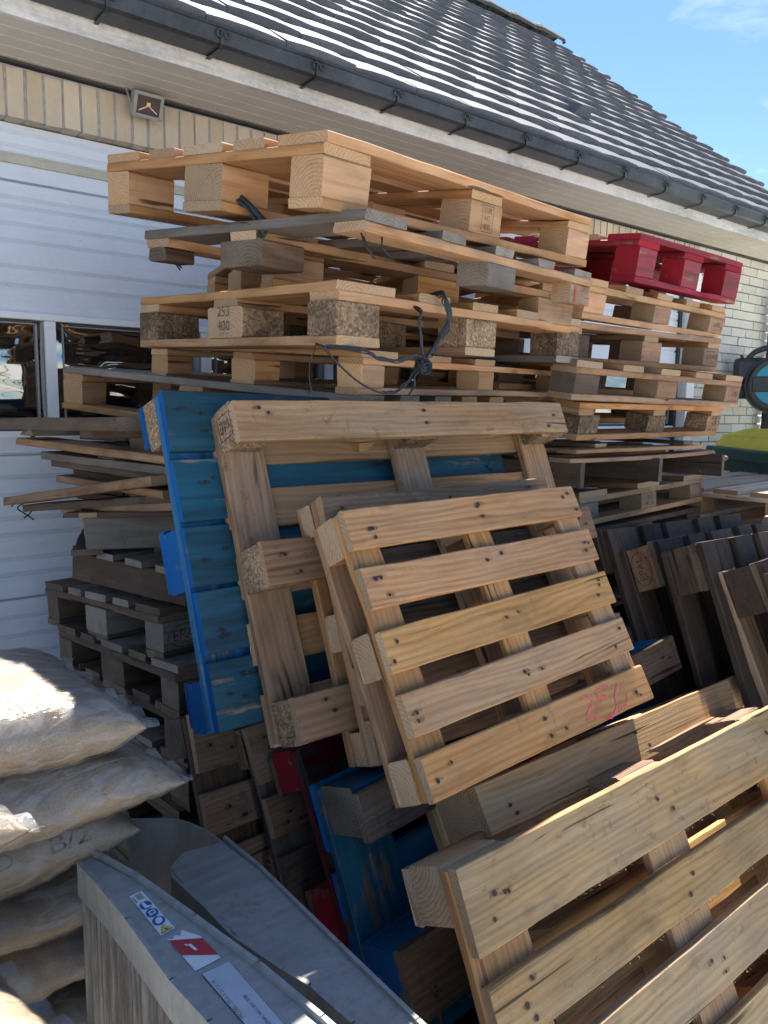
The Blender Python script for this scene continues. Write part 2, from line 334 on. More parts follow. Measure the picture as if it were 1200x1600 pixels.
def box(bm, c, s, mat=0, rot=None, bev=0):
    vs = []
    for i in (-.5, .5):
        for j in (-.5, .5):
            for k in (-.5, .5):
                p = Vector((i * s[0], j * s[1], k * s[2]))
                if rot is not None: p = rot @ p
                vs.append(bm.verts.new(p + Vector(c)))
    fs = []
    for q in ((0, 1, 3, 2), (4, 6, 7, 5), (0, 4, 5, 1), (2, 3, 7, 6), (0, 2, 6, 4), (1, 5, 7, 3)):
        f = bm.faces.new([vs[a] for a in q]); f.material_index = mat; fs.append(f)
    if bev:
        es = list({e for f in fs for e in f.edges})
        r = bmesh.ops.bevel(bm, geom=es, offset=bev, segments=2, affect='EDGES', profile=.5)
        for f in r['faces']: f.material_index = mat
    return vs
def boxo(name, c, s, mat, parent=None, bev=0, rot=None):
    bm = bmesh.new(); box(bm, (0, 0, 0), s, 0, rot, bev)
    return obj(name, bm, mat, parent, c)
def poly_prism(bm, pts, z0, z1, mat=0, capmat=None):
    n = len(pts); a = [bm.verts.new((p[0], p[1], z0)) for p in pts]; b = [bm.verts.new((p[0], p[1], z1)) for p in pts]
    f1 = bm.faces.new(a[::-1]); f2 = bm.faces.new(b); f1.material_index = f2.material_index = mat if capmat is None else capmat
    for i in range(n):
        f = bm.faces.new((a[i], a[(i + 1) % n], b[(i + 1) % n], b[i])); f.material_index = mat
def catmull(pts, n=8):
    P = [Vector(p) for p in pts]; P = [P[0] * 2 - P[1]] + P + [P[-1] * 2 - P[-2]]; out = []
    for i in range(1, len(P) - 2):
        for k in range(n):
            t = k / n; a, b, c, d = P[i - 1:i + 3]
            out.append(.5 * ((2 * b) + (c - a) * t + (2 * a - 5 * b + 4 * c - d) * t * t + (3 * b - a - 3 * c + d) * t ** 3))
    out.append(P[-2]); return out
def tube(bm, pts, r, seg=6, mat=0, flat=1.0):
    rings = []
    for i, p in enumerate(pts):
        d = (pts[min(i + 1, len(pts) - 1)] - pts[max(i - 1, 0)]).normalized()
        u = d.cross(Vector((.3, .2, 1))).normalized(); w = d.cross(u)
        rr = r[i] if isinstance(r, (list, tuple)) else r
        rings.append([bm.verts.new(p + u * math.cos(2 * math.pi * k / seg) * rr * flat + w * math.sin(2 * math.pi * k / seg) * rr) for k in range(seg)])
    for a, b in zip(rings, rings[1:]):
        for k in range(seg):
            f = bm.faces.new((a[k], a[(k + 1) % seg], b[(k + 1) % seg], b[k])); f.material_index = mat; f.smooth = True
    bm.faces.new(rings[0][::-1]).material_index = mat; bm.faces.new(rings[-1]).material_index = mat

def plank(L, W, T, rng, bow=0, chips=.5, bev=.0025, rough=.0012, nails=(), nailz=1, end0=0, end1=0):
    """sawn board along local x, centred; slot 0 faces, 1 ends, 2 nails"""
    bm = bmesh.new(); n = max(2, min(20, int(L / .055))); sd = rng.random() * 100
    rings = []
    for i in range(n + 1):
        x = -L / 2 + L * i / n; zb = bow * (1 - (2 * x / L) ** 2)
        yl = noise.noise((x * 6, sd, 0)) * rough * 2.2; yr = noise.noise((x * 6, sd, 9)) * rough * 2.2; zt = noise.noise((x * 5, sd, 5)) * rough
        b = bev * (1 + .8 * noise.noise((x * 14, sd, 3)))
        h, w = T / 2, W / 2
        prof = [(-w + yl + b, -h), (w + yr - b, -h), (w + yr, -h + b), (w + yr, h - b), (w + yr - b, h), (-w + yl + b, h), (-w + yl, h - b), (-w + yl, -h + b)]
        ring = []
        for (y, z) in prof:
            xx = x
            if i in (0, n):
                s = 1 if i == 0 else -1
                xx += s * (abs(noise.noise((y * 45, z * 60, sd + i))) * .004 * chips + abs(y / w) ** 6 * .0035 * rng.random())
                if i == 0 and end0: xx += abs(noise.noise((y * 22, z * 20, sd))) * end0 * 2
                if i == n and end1: xx -= abs(noise.noise((y * 22, z * 20, sd + 4))) * end1 * 2
            ring.append(bm.verts.new((xx, y, z + zb + zt)))
        rings.append(ring)
    # missing chip on an edge
    if rng.random() < chips * .55 and n > 4:
        k = rng.randrange(1, n); q = rng.choice([(2, 3), (3, 4), (6, 7), (5, 6)])
        for kk, a in ((k, 1), (k - 1, .35), (min(k + 1, n), .35)):
            for j in q:
                v = rings[kk][j].co; v.y *= 1 - a * min(.006 / (W / 2), .3); v.z *= 1 - a * .35
    for a, b in zip(rings, rings[1:]):
        for k in range(8): bm.faces.new((a[k], b[k], b[(k + 1) % 8], a[(k + 1) % 8]))
    f = bm.faces.new(rings[0]); f.material_index = 1
    f = bm.faces.new(rings[-1][::-1]); f.material_index = 1
    bmesh.ops.recalc_face_normals(bm, faces=bm.faces[:])
    for (nx, ny) in nails:
        rr = .0027 + rng.random() * .0016; z0 = T / 2 * nailz + bow * (1 - (2 * nx / L) ** 2)
        vs = [bm.verts.new((nx + rr * math.cos(a) * (1 + .4 * rng.random()), ny + rr * math.sin(a) * (1 + .4 * rng.random()), z0 + nailz * (.0011 + rough))) for a in [k * math.pi / 4 * nailz for k in range(8)]]
        bm.faces.new(vs).material_index = 2
        sx, sy = rng.uniform(.008, .020), rng.uniform(.004, .007); ox = rng.uniform(-.006, .006)
        vs = [bm.verts.new((nx + ox + sx * math.cos(a) * (.7 + .5 * rng.random()), ny + sy * math.sin(a) * (.7 + .5 * rng.random()), z0 + nailz * (.0009 + rough))) for a in [k * math.pi / 5 * nailz for k in range(10)]]
        bm.faces.new(vs).material_index = 3
    return bm

def pick(m, rng): return rng.choice(m) if isinstance(m, (list, tuple)) else m
def piece(name, parent, loc, L, W, T, mat, rng, along='x', **kw):
    bm = plank(L, W, T, rng, **kw)
    j = rng.uniform(-.010, .010) if L > .3 else rng.uniform(-.03, .03)
    return obj(name, bm, [mat, END[mat], 'rust', 'stain'], parent, loc, (rng.uniform(-.006, .006), 0, (math.pi / 2 if along == 'y' else 0) + j))

def pallet(label, group, org, ang, dims, seed, deck='x', bot='x', widths=(.145, .1, .145, .1, .145), t=.022, dk='tan', cr=None, bl=None, bt=None,
           cw=.145, bsz=(.145, .1, .145), bw=(.1, .145, .1), miss=(), chips=.5, bow=.003, cat='pallet', name='wooden_pallet', mats=None, matrix=None, tc=None):
    rng = random.Random(seed); L, W, H = dims
    cr = cr or dk; bl = bl or dk; bt = bt or dk; tc = tc or t
    e = thing(name, label, cat, org, (R_(ang[2]), R_(ang[1]), R_(ang[0])), group)
    if matrix is not None: e.rotation_euler = matrix.to_euler()
    P = {}
    A, B = (L, W) if deck == 'x' else (W, L)     # deck length, span over which boards are laid
    sc = B / .8; ws = [w * sc for w in widths]; gap = (B - sum(ws)) / (len(ws) - 1)
    cp = [cw / 2, A / 2, A - cw / 2]             # cross board positions along deck length
    zd = H - t / 2; u = 0
    mm = mats or {}
    for k, w in enumerate(ws):
        c = u + w / 2; u += w + gap
        if ('deck', k) in miss: continue
        nl = [(x - A / 2 + rng.uniform(-.035, .035), rng.uniform(-.3, .3) * w) for x in cp for _ in range(rng.choice((2, 3, 4) if w > .11 else (2, 2, 3)))]
        loc = (A / 2, c, zd) if deck == 'x' else (c, A / 2, zd)
        P['deck', k] = piece('deck_board', e, loc, A * (1 + rng.uniform(-.004, .003)), w, t, mm.get(('deck', k)) or pick(dk, rng), rng, deck, nails=nl, bow=rng.uniform(-bow, bow), chips=chips)
    other = 'y' if deck == 'x' else 'x'
    for k, c in enumerate(cp):
        if ('cross', k) in miss: continue
        loc = (c, B / 2, H - t - tc / 2) if deck == 'x' else (B / 2, c, H - t - tc / 2)
        P['cross', k] = piece('cross_board', e, loc, B * (1 + rng.uniform(-.006, 0)), cw, tc, mm.get(('cross', k)) or pick(cr, rng), rng, other, chips=chips)
    bh = H - 2 * t - tc
    bx = (bsz[0], bsz[0], bsz[0]); by = (bsz[1], bsz[2], bsz[1])
    xs = [bx[0] / 2, L / 2, L - bx[0] / 2]; ys = [by[0] / 2, W / 2, W - by[0] / 2]
    for i in range(3):
        for j in range(3):
            if ('block', i, j) in miss: continue
            P['block', i, j] = piece('block', e, (xs[i] + rng.uniform(-.004, .004), ys[j] + rng.uniform(-.004, .004), t + bh / 2), bx[i], by[j], bh, mm.get(('block', i, j)) or pick(bl, rng), rng, 'x', bev=.004, chips=chips)
    for k in range(3):
        if ('bottom', k) in miss: continue
        if bot == 'x': loc, LL, w = (L / 2, ys[k] + (0 if bw[k] <= by[k] else 0), t / 2), L, bw[k]
        else: loc, LL, w = (xs[k], W / 2, t / 2), W, bsz[0]
        nl = [(x + rng.uniform(-.03, .03), rng.uniform(-.3, .3) * w) for x in (-LL * .44, 0, LL * .44) for _ in (0, 1)]
        P['bottom', k] = piece('bottom_board', e, loc, LL, w, t, mm.get(('bottom', k)) or pick(bt, rng), rng, bot, nails=nl, nailz=-1, chips=chips, bow=rng.uniform(-bow, bow) * .5)
    P['e'] = e
    return P

def textmesh(s, size):
    cu = bpy.data.curves.new('t', 'FONT'); cu.body = s; cu.size = size; cu.align_x = 'CENTER'; cu.align_y = 'CENTER'; cu.resolution_u = 3
    o = bpy.data.objects.new('t', cu); COL.objects.link(o)
    dg = bpy.context.evaluated_depsgraph_get(); dg.update()
    me = bpy.data.meshes.new_from_object(o.evaluated_get(dg)); bpy.data.objects.remove(o); bpy.data.curves.remove(cu)
    bm = bmesh.new(); bm.from_mesh(me); bpy.data.meshes.remove(me); return bm
def ring(bm, rx, ry, w, n=36):
    a = [bm.verts.new((math.cos(2 * math.pi * k / n) * rx, math.sin(2 * math.pi * k / n) * ry, 0)) for k in range(n)]
    b = [bm.verts.new((math.cos(2 * math.pi * k / n) * (rx - w), math.sin(2 * math.pi * k / n) * (ry - w), 0)) for k in range(n)]
    for k in range(n): bm.faces.new((a[k], a[(k + 1) % n], b[(k + 1) % n], b[k]))
def rect(bm, w, h, t):
    for c, s in (((0, h / 2, 0), (w, t)), ((0, -h / 2, 0), (w, t)), ((-w / 2, 0, 0), (t, h)), ((w / 2, 0, 0), (t, h))):
        q = [bm.verts.new((c[0] + i * s[0] / 2, c[1] + j * s[1] / 2, 0)) for i, j in ((-1, -1), (1, -1), (1, 1), (-1, 1))]; bm.faces.new(q)
def stamp(block, text, org, ex, ey, size, mat='burn', oval=None, frame=None, name='stamp'):
    """flat lettering on a face of a block, org on the face, ex text direction, ey text up (block coordinates)"""
    bm = bmesh.new()
    lines = text.split('\n')
    for i, s in enumerate(lines):
        b2 = textmesh(s, size); me = bpy.data.meshes.new('x')
        bmesh.ops.translate(b2, vec=(0, (len(lines) - 1) * size * .5 - i * size, 0), verts=b2.verts); b2.to_mesh(me); b2.free(); bm.from_mesh(me); bpy.data.meshes.remove(me)
    if oval: ring(bm, oval[0], oval[1], oval[2])
    if frame: rect(bm, *frame)
    ex = Vector(ex).normalized(); ey = Vector(ey).normalized(); ez = ex.cross(ey)
    mt = Matrix((ex, ey, ez)).transposed().to_4x4(); mt.translation = Vector(org) + ez * .0028
    bm.transform(mt)
    return obj(name, bm, mat, block)

# ------------------------------------------------------------------ main stack (each pallet measured from the photo)
GS = 'pallets in the tall front stack'
P1 = pallet('pale new pallet lying topmost on the tall front stack', GS, (.923, 1.381, 2.004), (11.5, -2.5, 7.2), (1.222, .814, .148), 11, dk=['fresh', 'fresh', 'tan'], cr='fresh', bl=['fresh', 'tan'], bt=['fresh', 'tan'])
b = P1['block', 1, 0]; stamp(b, 'EUR\nHT\n400', (.0, -.052, .0), (1, 0, 0), (0, 0, 1), .02, 'ink', frame=(.05, .066, .002))
P2 = pallet('grey weathered pallet with nails hanging out, second from top of the tall stack', GS, (1.001, 1.335, 1.879), (13.5, -1.5, 3.6), (1.151, .766, .127), 12, deck='y', bot='x', widths=(.10, .07, .07, .07, .085), dk='grey', cr=['tan', 'worn'], bl=['worn', 'chipdark'], bt='worn',
            cw=.09, miss={('block', 0, 0), ('block', 0, 2), ('block', 1, 1), ('block', 2, 1), ('bottom', 0), ('bottom', 1), ('bottom', 2)}, chips=.9, mats={('block', 0, 1): 'old', ('block', 1, 0): 'grey', ('block', 2, 0): 'worn'})
piece('broken_block', P2['e'], (.05, .715, .066), .10, .07, .034, 'old', random.Random(2), bev=.005, chips=1)
rng = random.Random(5)
for (x, y) in ((.02, .03), (.05, .05), (.08, .02), (.52, .03), (1.10, .02), (1.13, .05), (.03, .70), (.06, .73)):
    bm = bmesh.new(); tube(bm, [Vector((x, y, .085)), Vector((x + rng.uniform(-.005, .015), y - .004, .06)), Vector((x + rng.uniform(.005, .03), y - rng.uniform(0, .02), .036))], .0022, 5); obj('nail', bm, 'rust', P2['e'])
b = P2['block', 2, 0]
if b: stamp(b, '2702', (.02, -.052, .018), (1, 0, 0), (0, 0, 1), .024, 'ink'); stamp(b, 'I', (-.045, -.052, -.008), (1, 0, 0), (0, 0, 1), .075, 'inkred', name='red_stripe')
P3 = pallet('small light brown pallet wedged askew under the grey nail-studded pallet', GS, (1.056, 1.812, 1.907), (-11.5, 3.7, -.6), (1.011, .699, .141), 13, deck='y', bot='x', dk=['tan', 'worn'], bl=['tan', 'worn'], cw=.1, widths=(.1, .08, .08, .08, .1), chips=.8, miss={('deck', 1)})
P4 = pallet('pallet on chipboard blocks with black twine knotted round its front rail', GS, (1.03, 1.474, 1.738), (9.7, -.7, 1.8), (1.146, .836, .145), 14, deck='y', bot='y', widths=(.14, .09, .09, .09, .12), dk=['tan', 'worn', 'tan'], cr=['tan', 'fresh'], bl=['chip', 'chip', 'chipdark'], bt=['grey', 'worn', 'worn'], cw=.1)
b = P4['block', 0, 1]; b.data.materials[1] = M['e_tan']; stamp(b, '253\n400', (-.0735, 0, .008), (0, -1, 0), (0, 0, 1), .036, 'ink'); stamp(b, 'I I I I I I I', (-.0735, 0, -.031), (0, -1, 0), (0, 0, 1), .012, 'ink')
P5 = pallet('thin orange pine pallet under the chipboard block pallet in the tall stack', GS, (1.174, 1.58, 1.627), (14.5, -.8, 3.3), (1.253, .859, .113), 15, deck='y', bot='x', widths=(.1, .08, .08, .08, .1), dk=['fresh', 'tan'], cr='fresh', bl='fresh', bt=['fresh', 'worn'], cw=.08, bsz=(.1, .08, .1), bw=(.08, .1, .08), t=.018, miss={('deck', 3)})
P6 = pallet('tilted pallet whose left end juts out before the garage window', GS, (1.183, 1.592, 1.484), (18.2, -.7, 4.3), (.85, 1.248, .143), 16, deck='y', bot='y', widths=(.1, .1, .09, .1, .1), dk=['grey', 'tan'], cr=['tan', 'fresh'], bl=['fresh', 'tan'], bt='tan', cw=.1, bsz=(.1, .1, .12), chips=1)

GE = 'dark pallets at the foot of the tall stack'
ES = [(.794, 1.962, .9, 6.6, -4.5), (.792, 1.854, .767, 5.8, -4.0), (.81, 1.88, .632, 6, -3.2), (.82, 1.87, .49, 7, -2.3), (.80, 1.88, .345, 5.5, -1.5), (.81, 1.87, .20, 6.5, -.7), (.80, 1.88, .055, 6, 0)]
EL = ['old grey pallet with branded corner block, uppermost above the sawdust bags', 'old dark pallet directly beneath the one with branded corner block', 'dark pallet third down in the foot of the tall stack', 'dark pallet fourth down in the foot of the tall stack', 'dark pallet third from the ground under the tall stack', 'dark pallet second from the ground under the tall stack', 'dark pallet on the ground under the tall stack']
for i, (x, y, z, yw, rl) in enumerate(ES):
    E_ = pallet(EL[i], GE, (x, y, z), (yw, 0, rl), (1.2, .795, .147), 30 + i, dk=['grey', 'old'] if i == 0 else ['old', 'old', 'grey'], cr='old', bl=['old', 'grey'] if i == 0 else 'old', bt='old', chips=.9)
    b = E_['block', 0, 0]
    if i < 3: stamp(b, 'EPAL', (.0, -.053, 0), (1, 0, 0), (0, 0, 1), .042, oval=(.06, .034, .003))

# ------------------------------------------------------------------ broken pallets between
GB = 'broken pallets squeezed in the middle of the tall stack'
def loose(parent, name, p, q, W, T, mat, seed, roll=0, **kw):
    """board from p to q (world), as child of thing parent"""
    rng = random.Random(seed); p = Vector(p); q = Vector(q); d = q - p; L = d.length; d.normalize()
    y = Vector((0, 0, 1)).cross(d).normalized(); z = d.cross(y); mt = Matrix((d, y, z)).transposed() @ Matrix.Rotation(roll, 3, 'X')
    o = obj(name, plank(L, W, T, rng, **kw), [mat, END[mat], 'rust', 'stain'], parent)
    w = mt.to_4x4(); w.translation = (p + q) / 2
    if parent is not None:
        pm = Matrix.LocRotScale(parent.location, parent.rotation_euler, None); w = pm.inverted() @ w
    o.matrix_basis = w; return o
t = thing('broken_pallet', 'grey broken pallet with longest board poking far left across the garage window', 'pallet', (.9, 2.2, 1.50), (0, 0, 0), GB)
loose(t, 'board', (.70, 1.86, 1.548), (.49, 2.90, 1.524), .1, .034, 'old', 1, chips=1, end1=.02)
loose(t, 'board', (.88, 1.9, 1.545), (.74, 2.6, 1.53), .1, .022, 'grey', 2, chips=1)
loose(t, 'board', (1.2, 1.9, 1.545), (1.05, 2.7, 1.53), .1, .022, 'grey', 3, chips=1)
loose(t, 'cross_board', (.60, 2.50, 1.508), (1.8, 2.62, 1.50), .09, .022, 'grey', 4, chips=1, end0=.02)
loose(t, 'cross_board', (.66, 2.12, 1.515), (1.9, 2.2, 1.515), .09, .022, 'old', 5, chips=1)
loose(t, 'block', (.80, 2.10, 1.487), (.92, 2.12, 1.487), .1, .04, 'old', 6)
t = thing('broken_pallet', 'broken grey pallet showing a black strip on its tapering left end', 'pallet', (.9, 2.2, 1.45), (0, 0, 0), GB)
loose(t, 'board', (.86, 1.86, 1.452), (.643, 2.62, 1.478), .11, .022, 'worn', 7, chips=1, end1=.02)
loose(t, 'board', (1.1, 1.9, 1.45), (.95, 2.7, 1.46), .1, .022, 'grey', 8, chips=1)
loose(t, 'cross_board', (.74, 2.2, 1.437), (1.8, 2.35, 1.437), .1, .02, 'old', 9)
bm = bmesh.new(); tube(bm, catmull([(.655, 2.58, 1.478), (.648, 2.6, 1.49), (.636, 2.60, 1.505), (.628, 2.6, 1.52)], 4), .006, 6, 0, .3); obj('plastic_strip', bm, 'twine', t, Vector((0, 0, 0)) - t.location)
t = thing('broken_pallet', 'broken thin pallet with two stacked dark grey boards facing the bags', 'pallet', (.9, 2.2, 1.42), (0, 0, 0), GB)
loose(t, 'board', (.86, 1.86, 1.426), (.72, 2.58, 1.432), .12, .024, 'grey', 10, chips=1)
loose(t, 'board', (.87, 1.88, 1.402), (.735, 2.56, 1.408), .1, .02, 'old', 11, chips=1)
loose(t, 'cross_board', (.83, 2.1, 1.382), (1.8, 2.2, 1.385), .1, .022, 'old', 12, chips=1)
loose(t, 'block', (.86, 2.0, 1.385), (.98, 2.02, 1.385), .09, .022, 'old', 13)
loose(t, 'board', (.85, 1.95, 1.36), (.735, 2.52, 1.362), .1, .022, 'worn', 14, chips=1, end1=.01)
t = thing('broken_pallet', 'sloping broken pallet with bent wire at its low left tip', 'pallet', (.9, 2.2, 1.34), (0, 0, 0), GB)
loose(t, 'board', (.80, 1.90, 1.405), (.60, 2.62, 1.288), .1, .026, 'worn', 15, chips=1, end1=.015)
loose(t, 'board', (.88, 1.94, 1.352), (.64, 2.58, 1.268), .1, .022, 'old', 16, chips=1, end1=.02)
loose(t, 'cross_board', (.79, 2.1, 1.353), (1.8, 2.3, 1.345), .1, .022, 'old', 17, chips=1)
loose(t, 'block', (.80, 2.12, 1.33), (.92, 2.14, 1.33), .09, .03, 'worn', 18)
bm = bmesh.new()
for pts in ([(.62, 2.6, 1.285), (.60, 2.63, 1.262), (.625, 2.64, 1.24), (.645, 2.62, 1.222)], [(.635, 2.6, 1.275), (.632, 2.6, 1.25), (.61, 2.6, 1.232)], [(.61, 2.62, 1.292), (.592, 2.62, 1.285), (.58, 2.62, 1.268)]):
    tube(bm, catmull(pts, 4), .0025, 5)
obj('wire', bm, 'rust', t, -t.location)
t = thing('broken_pallet', 'broken brown slat pallet resting on the thick stringer with torn end', 'pallet', (.9, 2.2, 1.28), (0, 0, 0), GB)
loose(t, 'board', (.90, 1.96, 1.325), (.73, 2.5, 1.272), .11, .024, 'worn', 19, chips=1, end1=.03)
loose(t, 'board', (.9, 1.98, 1.302), (.69, 2.42, 1.262), .09, .016, 'old', 20, chips=1, end1=.04)
for k, x in enumerate((.72, .80, .90)): loose(t, 'cross_board', (x - .02, 2.25, 1.272), (x + .16, 2.75, 1.272), .05, .024, 'worn', 21 + k, chips=1)
for k, (z, x0) in enumerate(((1.375, .80), (1.33, .83), (1.305, .80), (1.46, .80), (1.49, .82), (1.43, .81), (1.40, .79), (1.35, .80), (1.515, .82))):
    loose(t, 'board', (.93 + .02 * k, 1.95, z), (x0 - .02, 2.5, z + .006), .1, .022, ('old', 'grey', 'worn', 'old', 'grey', 'old', 'worn', 'grey', 'old')[k], 200 + k, chips=1, end1=.02)
    loose(t, 'cross_board', (x0, 2.32, z - .018), (1.7, 2.45, z - .018), .1, .018, 'old', 210 + k, chips=1)
t = thing('stringer_pallet', 'old pallet with thick stringer torn at its left end, beside the blue pallet', 'pallet', (.9, 2.25, 1.2), (0, 0, 0), GB)
for k in range(3): loose(t, 'stringer', (.668 + .13 * k, 2.28 + .30 * k * .8, 1.222), (1.62 + .13 * k, 1.93 + .30 * k * .8, 1.222), .045, .094, 'grey', 25 + k, chips=1, end0=.03, rough=.002)
for k in range(4): loose(t, 'board', (.70 + .22 * k, 2.27 - .08 * k, 1.164), (.88 + .22 * k, 2.72 - .08 * k, 1.164), .09, .018, 'old', 29 + k, chips=1)
t = thing('stringer_pallet', 'old pallet with mossy edged stringer lying straight on the grey branded pallet', 'pallet', (.85, 2.2, 1.08), (0, 0, 0), GB)
for k in range(3): loose(t, 'stringer', (.868 + .4 * k, 1.93, 1.097), (.735 + .4 * k, 2.50, 1.088), .045, .088, 'old', 35 + k, chips=1, end1=.015, rough=.002)
for k in range(4): loose(t, 'board', (.80 - .03 * k, 1.96 + .15 * k, 1.152 - .002 * k), (1.75 - .03 * k, 2.18 + .12 * k, 1.152), .09, .02, 'grey', 38 + k, chips=1, end0=.02)

# ------------------------------------------------------------------ second stack, farther right
GT = 'pallets in the farther stack by the white brick wall'
T1 = pallet('bright red painted pallet on top of the farther stack under the gutter', GT, (2.535, 1.728, 2.068), (1.4, .6, 7.5), (.793, .8, .173), 51, dk=['red', 'red'], cr='red', bl='red', bt='red', bsz=(.13, .1, .12), miss=(), chips=.9, mats={('deck', 0): 'red', ('deck', 1): 'fresh'})
TT = [('light pine pallet directly under the red pallet', (2.193, 1.696, 1.908), (6.9, -.7, 10.1), (1.201, .8, .135), ['tan', 'fresh'], ['worn', 'fresh']),
      ('brown pallet second below the red pallet, farther stack', (2.212, 1.773, 1.762), (2.7, -.6, 4.4), (1.146, .8, .146), ['tan', 'worn'], ['worn', 'old']),
      ('pallet reaching farthest right towards the garden hose reel', (2.105, 1.648, 1.629), (2.7, .6, 7.4), (1.229, .8, .133), ['tan', 'worn'], ['old', 'worn']),
      ('pallet on brown chipboard blocks at hose reel height in the farther stack', (2.222, 1.715, 1.489), (5.7, 0, 9.), (1.193, .8, .134), ['fresh', 'tan'], ['chipdark', 'chip'])]
for i, (lb, o, a, d, dk, bl) in enumerate(TT):
    Q = pallet(lb, GT, o, a, d, 52 + i, deck='y' if i in (0, 2) else 'x', bot='x', widths=(.1, .09, .09, .09, .1), dk=dk, cr=dk, bl=bl, bt=dk, cw=.1, chips=.6, miss={('deck', 2)} if i == 1 else ())
    stamp(Q['block', 2, 0], ['EPAL', 'DE 418', 'HT', 'DB'][i], (.0, -.052, 0), (1, 0, 0), (0, 0, 1), .03, 'ink', frame=(.09, .05, .002))
t = thing('stringer_pallet', 'dark pallet on three plank stringers with splintered slats, farther stack', 'pallet', (2.7, 2.0, 1.38), (0, 0, 0), GT)
for k, x in enumerate((2.26, 2.755, 3.24)): loose(t, 'stringer', (x, 1.70, 1.365), (x - .22, 2.48, 1.37), .042, .092, 'old', 60 + k, chips=.8)
rng = random.Random(8)
for k in range(5): loose(t, 'board', (2.20 + rng.uniform(-.05, .05), 1.74 + .15 * k, 1.42 + .004 * k), (3.22 + rng.uniform(-.12, .08), 1.80 + .15 * k, 1.422 + .004 * k), .09, .016, rng.choice(['worn', 'tan', 'old']), 64 + k, chips=1, end1=.04, bow=rng.uniform(-.01, .01))
loose(t, 'splinter', (3.20, 1.80, 1.33), (3.36, 1.76, 1.395), .04, .016, 'tan', 71, chips=1)
t = thing('broken_pallet', 'flattened splintered pallet boards under the chipboard block pallet, farther stack', 'pallet', (2.7, 2.0, 1.45), (0, 0, 0), GT)
for k in range(5): loose(t, 'board', (2.16 + rng.uniform(-.05, .1), 1.72 + .14 * k, 1.452), (3.08 + rng.uniform(-.15, .08), 1.78 + .14 * k, 1.448), .085, .014, rng.choice(['worn', 'grey', 'tan']), 75 + k, chips=1, end1=.05)
loose(t, 'cross_board', (3.0, 1.73, 1.468), (2.95, 2.4, 1.472), .08, .014, 'old', 81, chips=1); loose(t, 'cross_board', (2.4, 1.73, 1.468), (2.35, 2.4, 1.472), .08, .014, 'worn', 82, chips=1)
Q = pallet('dusty pallet with stamped grey block end under the splintered slats', GT, (2.333, 1.757, 1.16), (8.3, -.5, -3.0), (1.172, .8, .133), 58, dk=['tan', 'worn'], cr='worn', bl=['worn', 'grey'], bt='tan', deck='y', bot='x', cw=.1, miss={('deck', 1), ('deck', 3)})
stamp(Q['block', 1, 0], 'PL-5\nHT DB', (.0, -.053, 0), (1, 0, 0), (0, 0, 1), .028, 'ink')
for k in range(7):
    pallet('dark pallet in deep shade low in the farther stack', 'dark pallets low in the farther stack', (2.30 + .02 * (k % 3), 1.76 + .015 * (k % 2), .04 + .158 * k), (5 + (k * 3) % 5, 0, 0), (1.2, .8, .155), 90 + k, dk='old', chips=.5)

# ------------------------------------------------------------------ pallets leaning against the stack
GL = 'pallets leaning in front of the tall stack'
L1 = pallet('blue painted pallet leaning against the tall stack, deck to the front', GL, (.676, 1.521, .881), (3.5, 1.0, 70.4), (1.116, .748, .127), 101, widths=(.155, .145, .14, .15, .15), dk='blue', cr='bluebright', bl=['bluebright'], bt='bluebright', mats={('block', 0, 2): 'chip'}, bow=.001, bsz=(.12, .11, .14))
L2 = pallet('light brown pallet leaning on the blue one, open underside to the front', GL, (.79, 1.53, 1.613), (-.3, -.2, -112.4), (1.107, .745, .146), 102, widths=(.12, .1, .1, .1, .12), dk=['tan', 'fresh'], cr='worn', bl='chip', bt='worn', bw=(.095, .095, .095), bsz=(.1, .095, .095), cw=.11)
for (i, j, s) in ((0, 0, 'NE'), (0, 2, 'A')): stamp(L2['block', i, j], s, (-.0515, 0, 0), (0, 0, 1), (0, -1, 0), .04, 'burn', frame=(.06, .055, .0025))
L3b = pallet('half size pallet caught between the light brown pallet and the pink marked one', GL, (.921, 1.263, .83), (.3, -.7, 68.9), (.742, .574, .11), 103, deck='x', bot='y', widths=(.13, .11, .11, .11, .13), dk=['worn', 'worn', 'old', 'tan'], cr='tan', bl='worn', bt='tan', cw=.09, bsz=(.09, .07, .08))
L3 = pallet('half size slatted pallet with pink sprayed number on its lowest board', GL, (.879, 1.054, .841), (3.1, -.7, 62.1), (.762, .568, .114), 104, deck='x', bot='y', widths=(.118, .118, .118, .118, .118), dk='tan', cr='tan', bl='tan', bt='tan', cw=.085, bsz=(.085, .085, .09), t=.018, chips=.8, bow=.002)
# sprayed number, strokes as flat ribbons on the lowest board
brd = L3['deck', 0]
def stroke(bm, pts, w):
    P = catmull([(x, y, 0) for x, y in pts], 6); prev = None
    for i, p in enumerate(P):
        d = (P[min(i + 1, len(P) - 1)] - P[max(i - 1, 0)]).normalized(); n = Vector((-d.y, d.x, 0)) * w * (.75 + .4 * noise.noise(p * 60))
        a = bm.verts.new(p + n); b = bm.verts.new(p - n)
        if prev: bm.faces.new((prev[0], prev[1], b, a))
        prev = (a, b)
bm = bmesh.new(); LX, WX = .762, .568; bw_ = .118 * WX / .8
for st in ([(.634, .112), (.663, .119), (.681, .108), (.689, .085), (.66, .061), (.640, .036), (.697, .029)], [(.793, .118), (.733, .124), (.728, .090), (.768, .086)], [(.717, .010), (.756, .004)], [(.841, .113), (.808, .073), (.796, .036), (.769, .012), (.725, .008)], [(.864, .060), (.859, .034), (.83, .016), (.80, .028)]):
    stroke(bm, [((x - .5) * LX, y * WX - bw_ / 2) for x, y in st], .0045)
bmesh.ops.translate(bm, vec=(0, 0, .018 / 2 + .003), verts=bm.verts); obj('sprayed_number', bm, 'spray', brd)
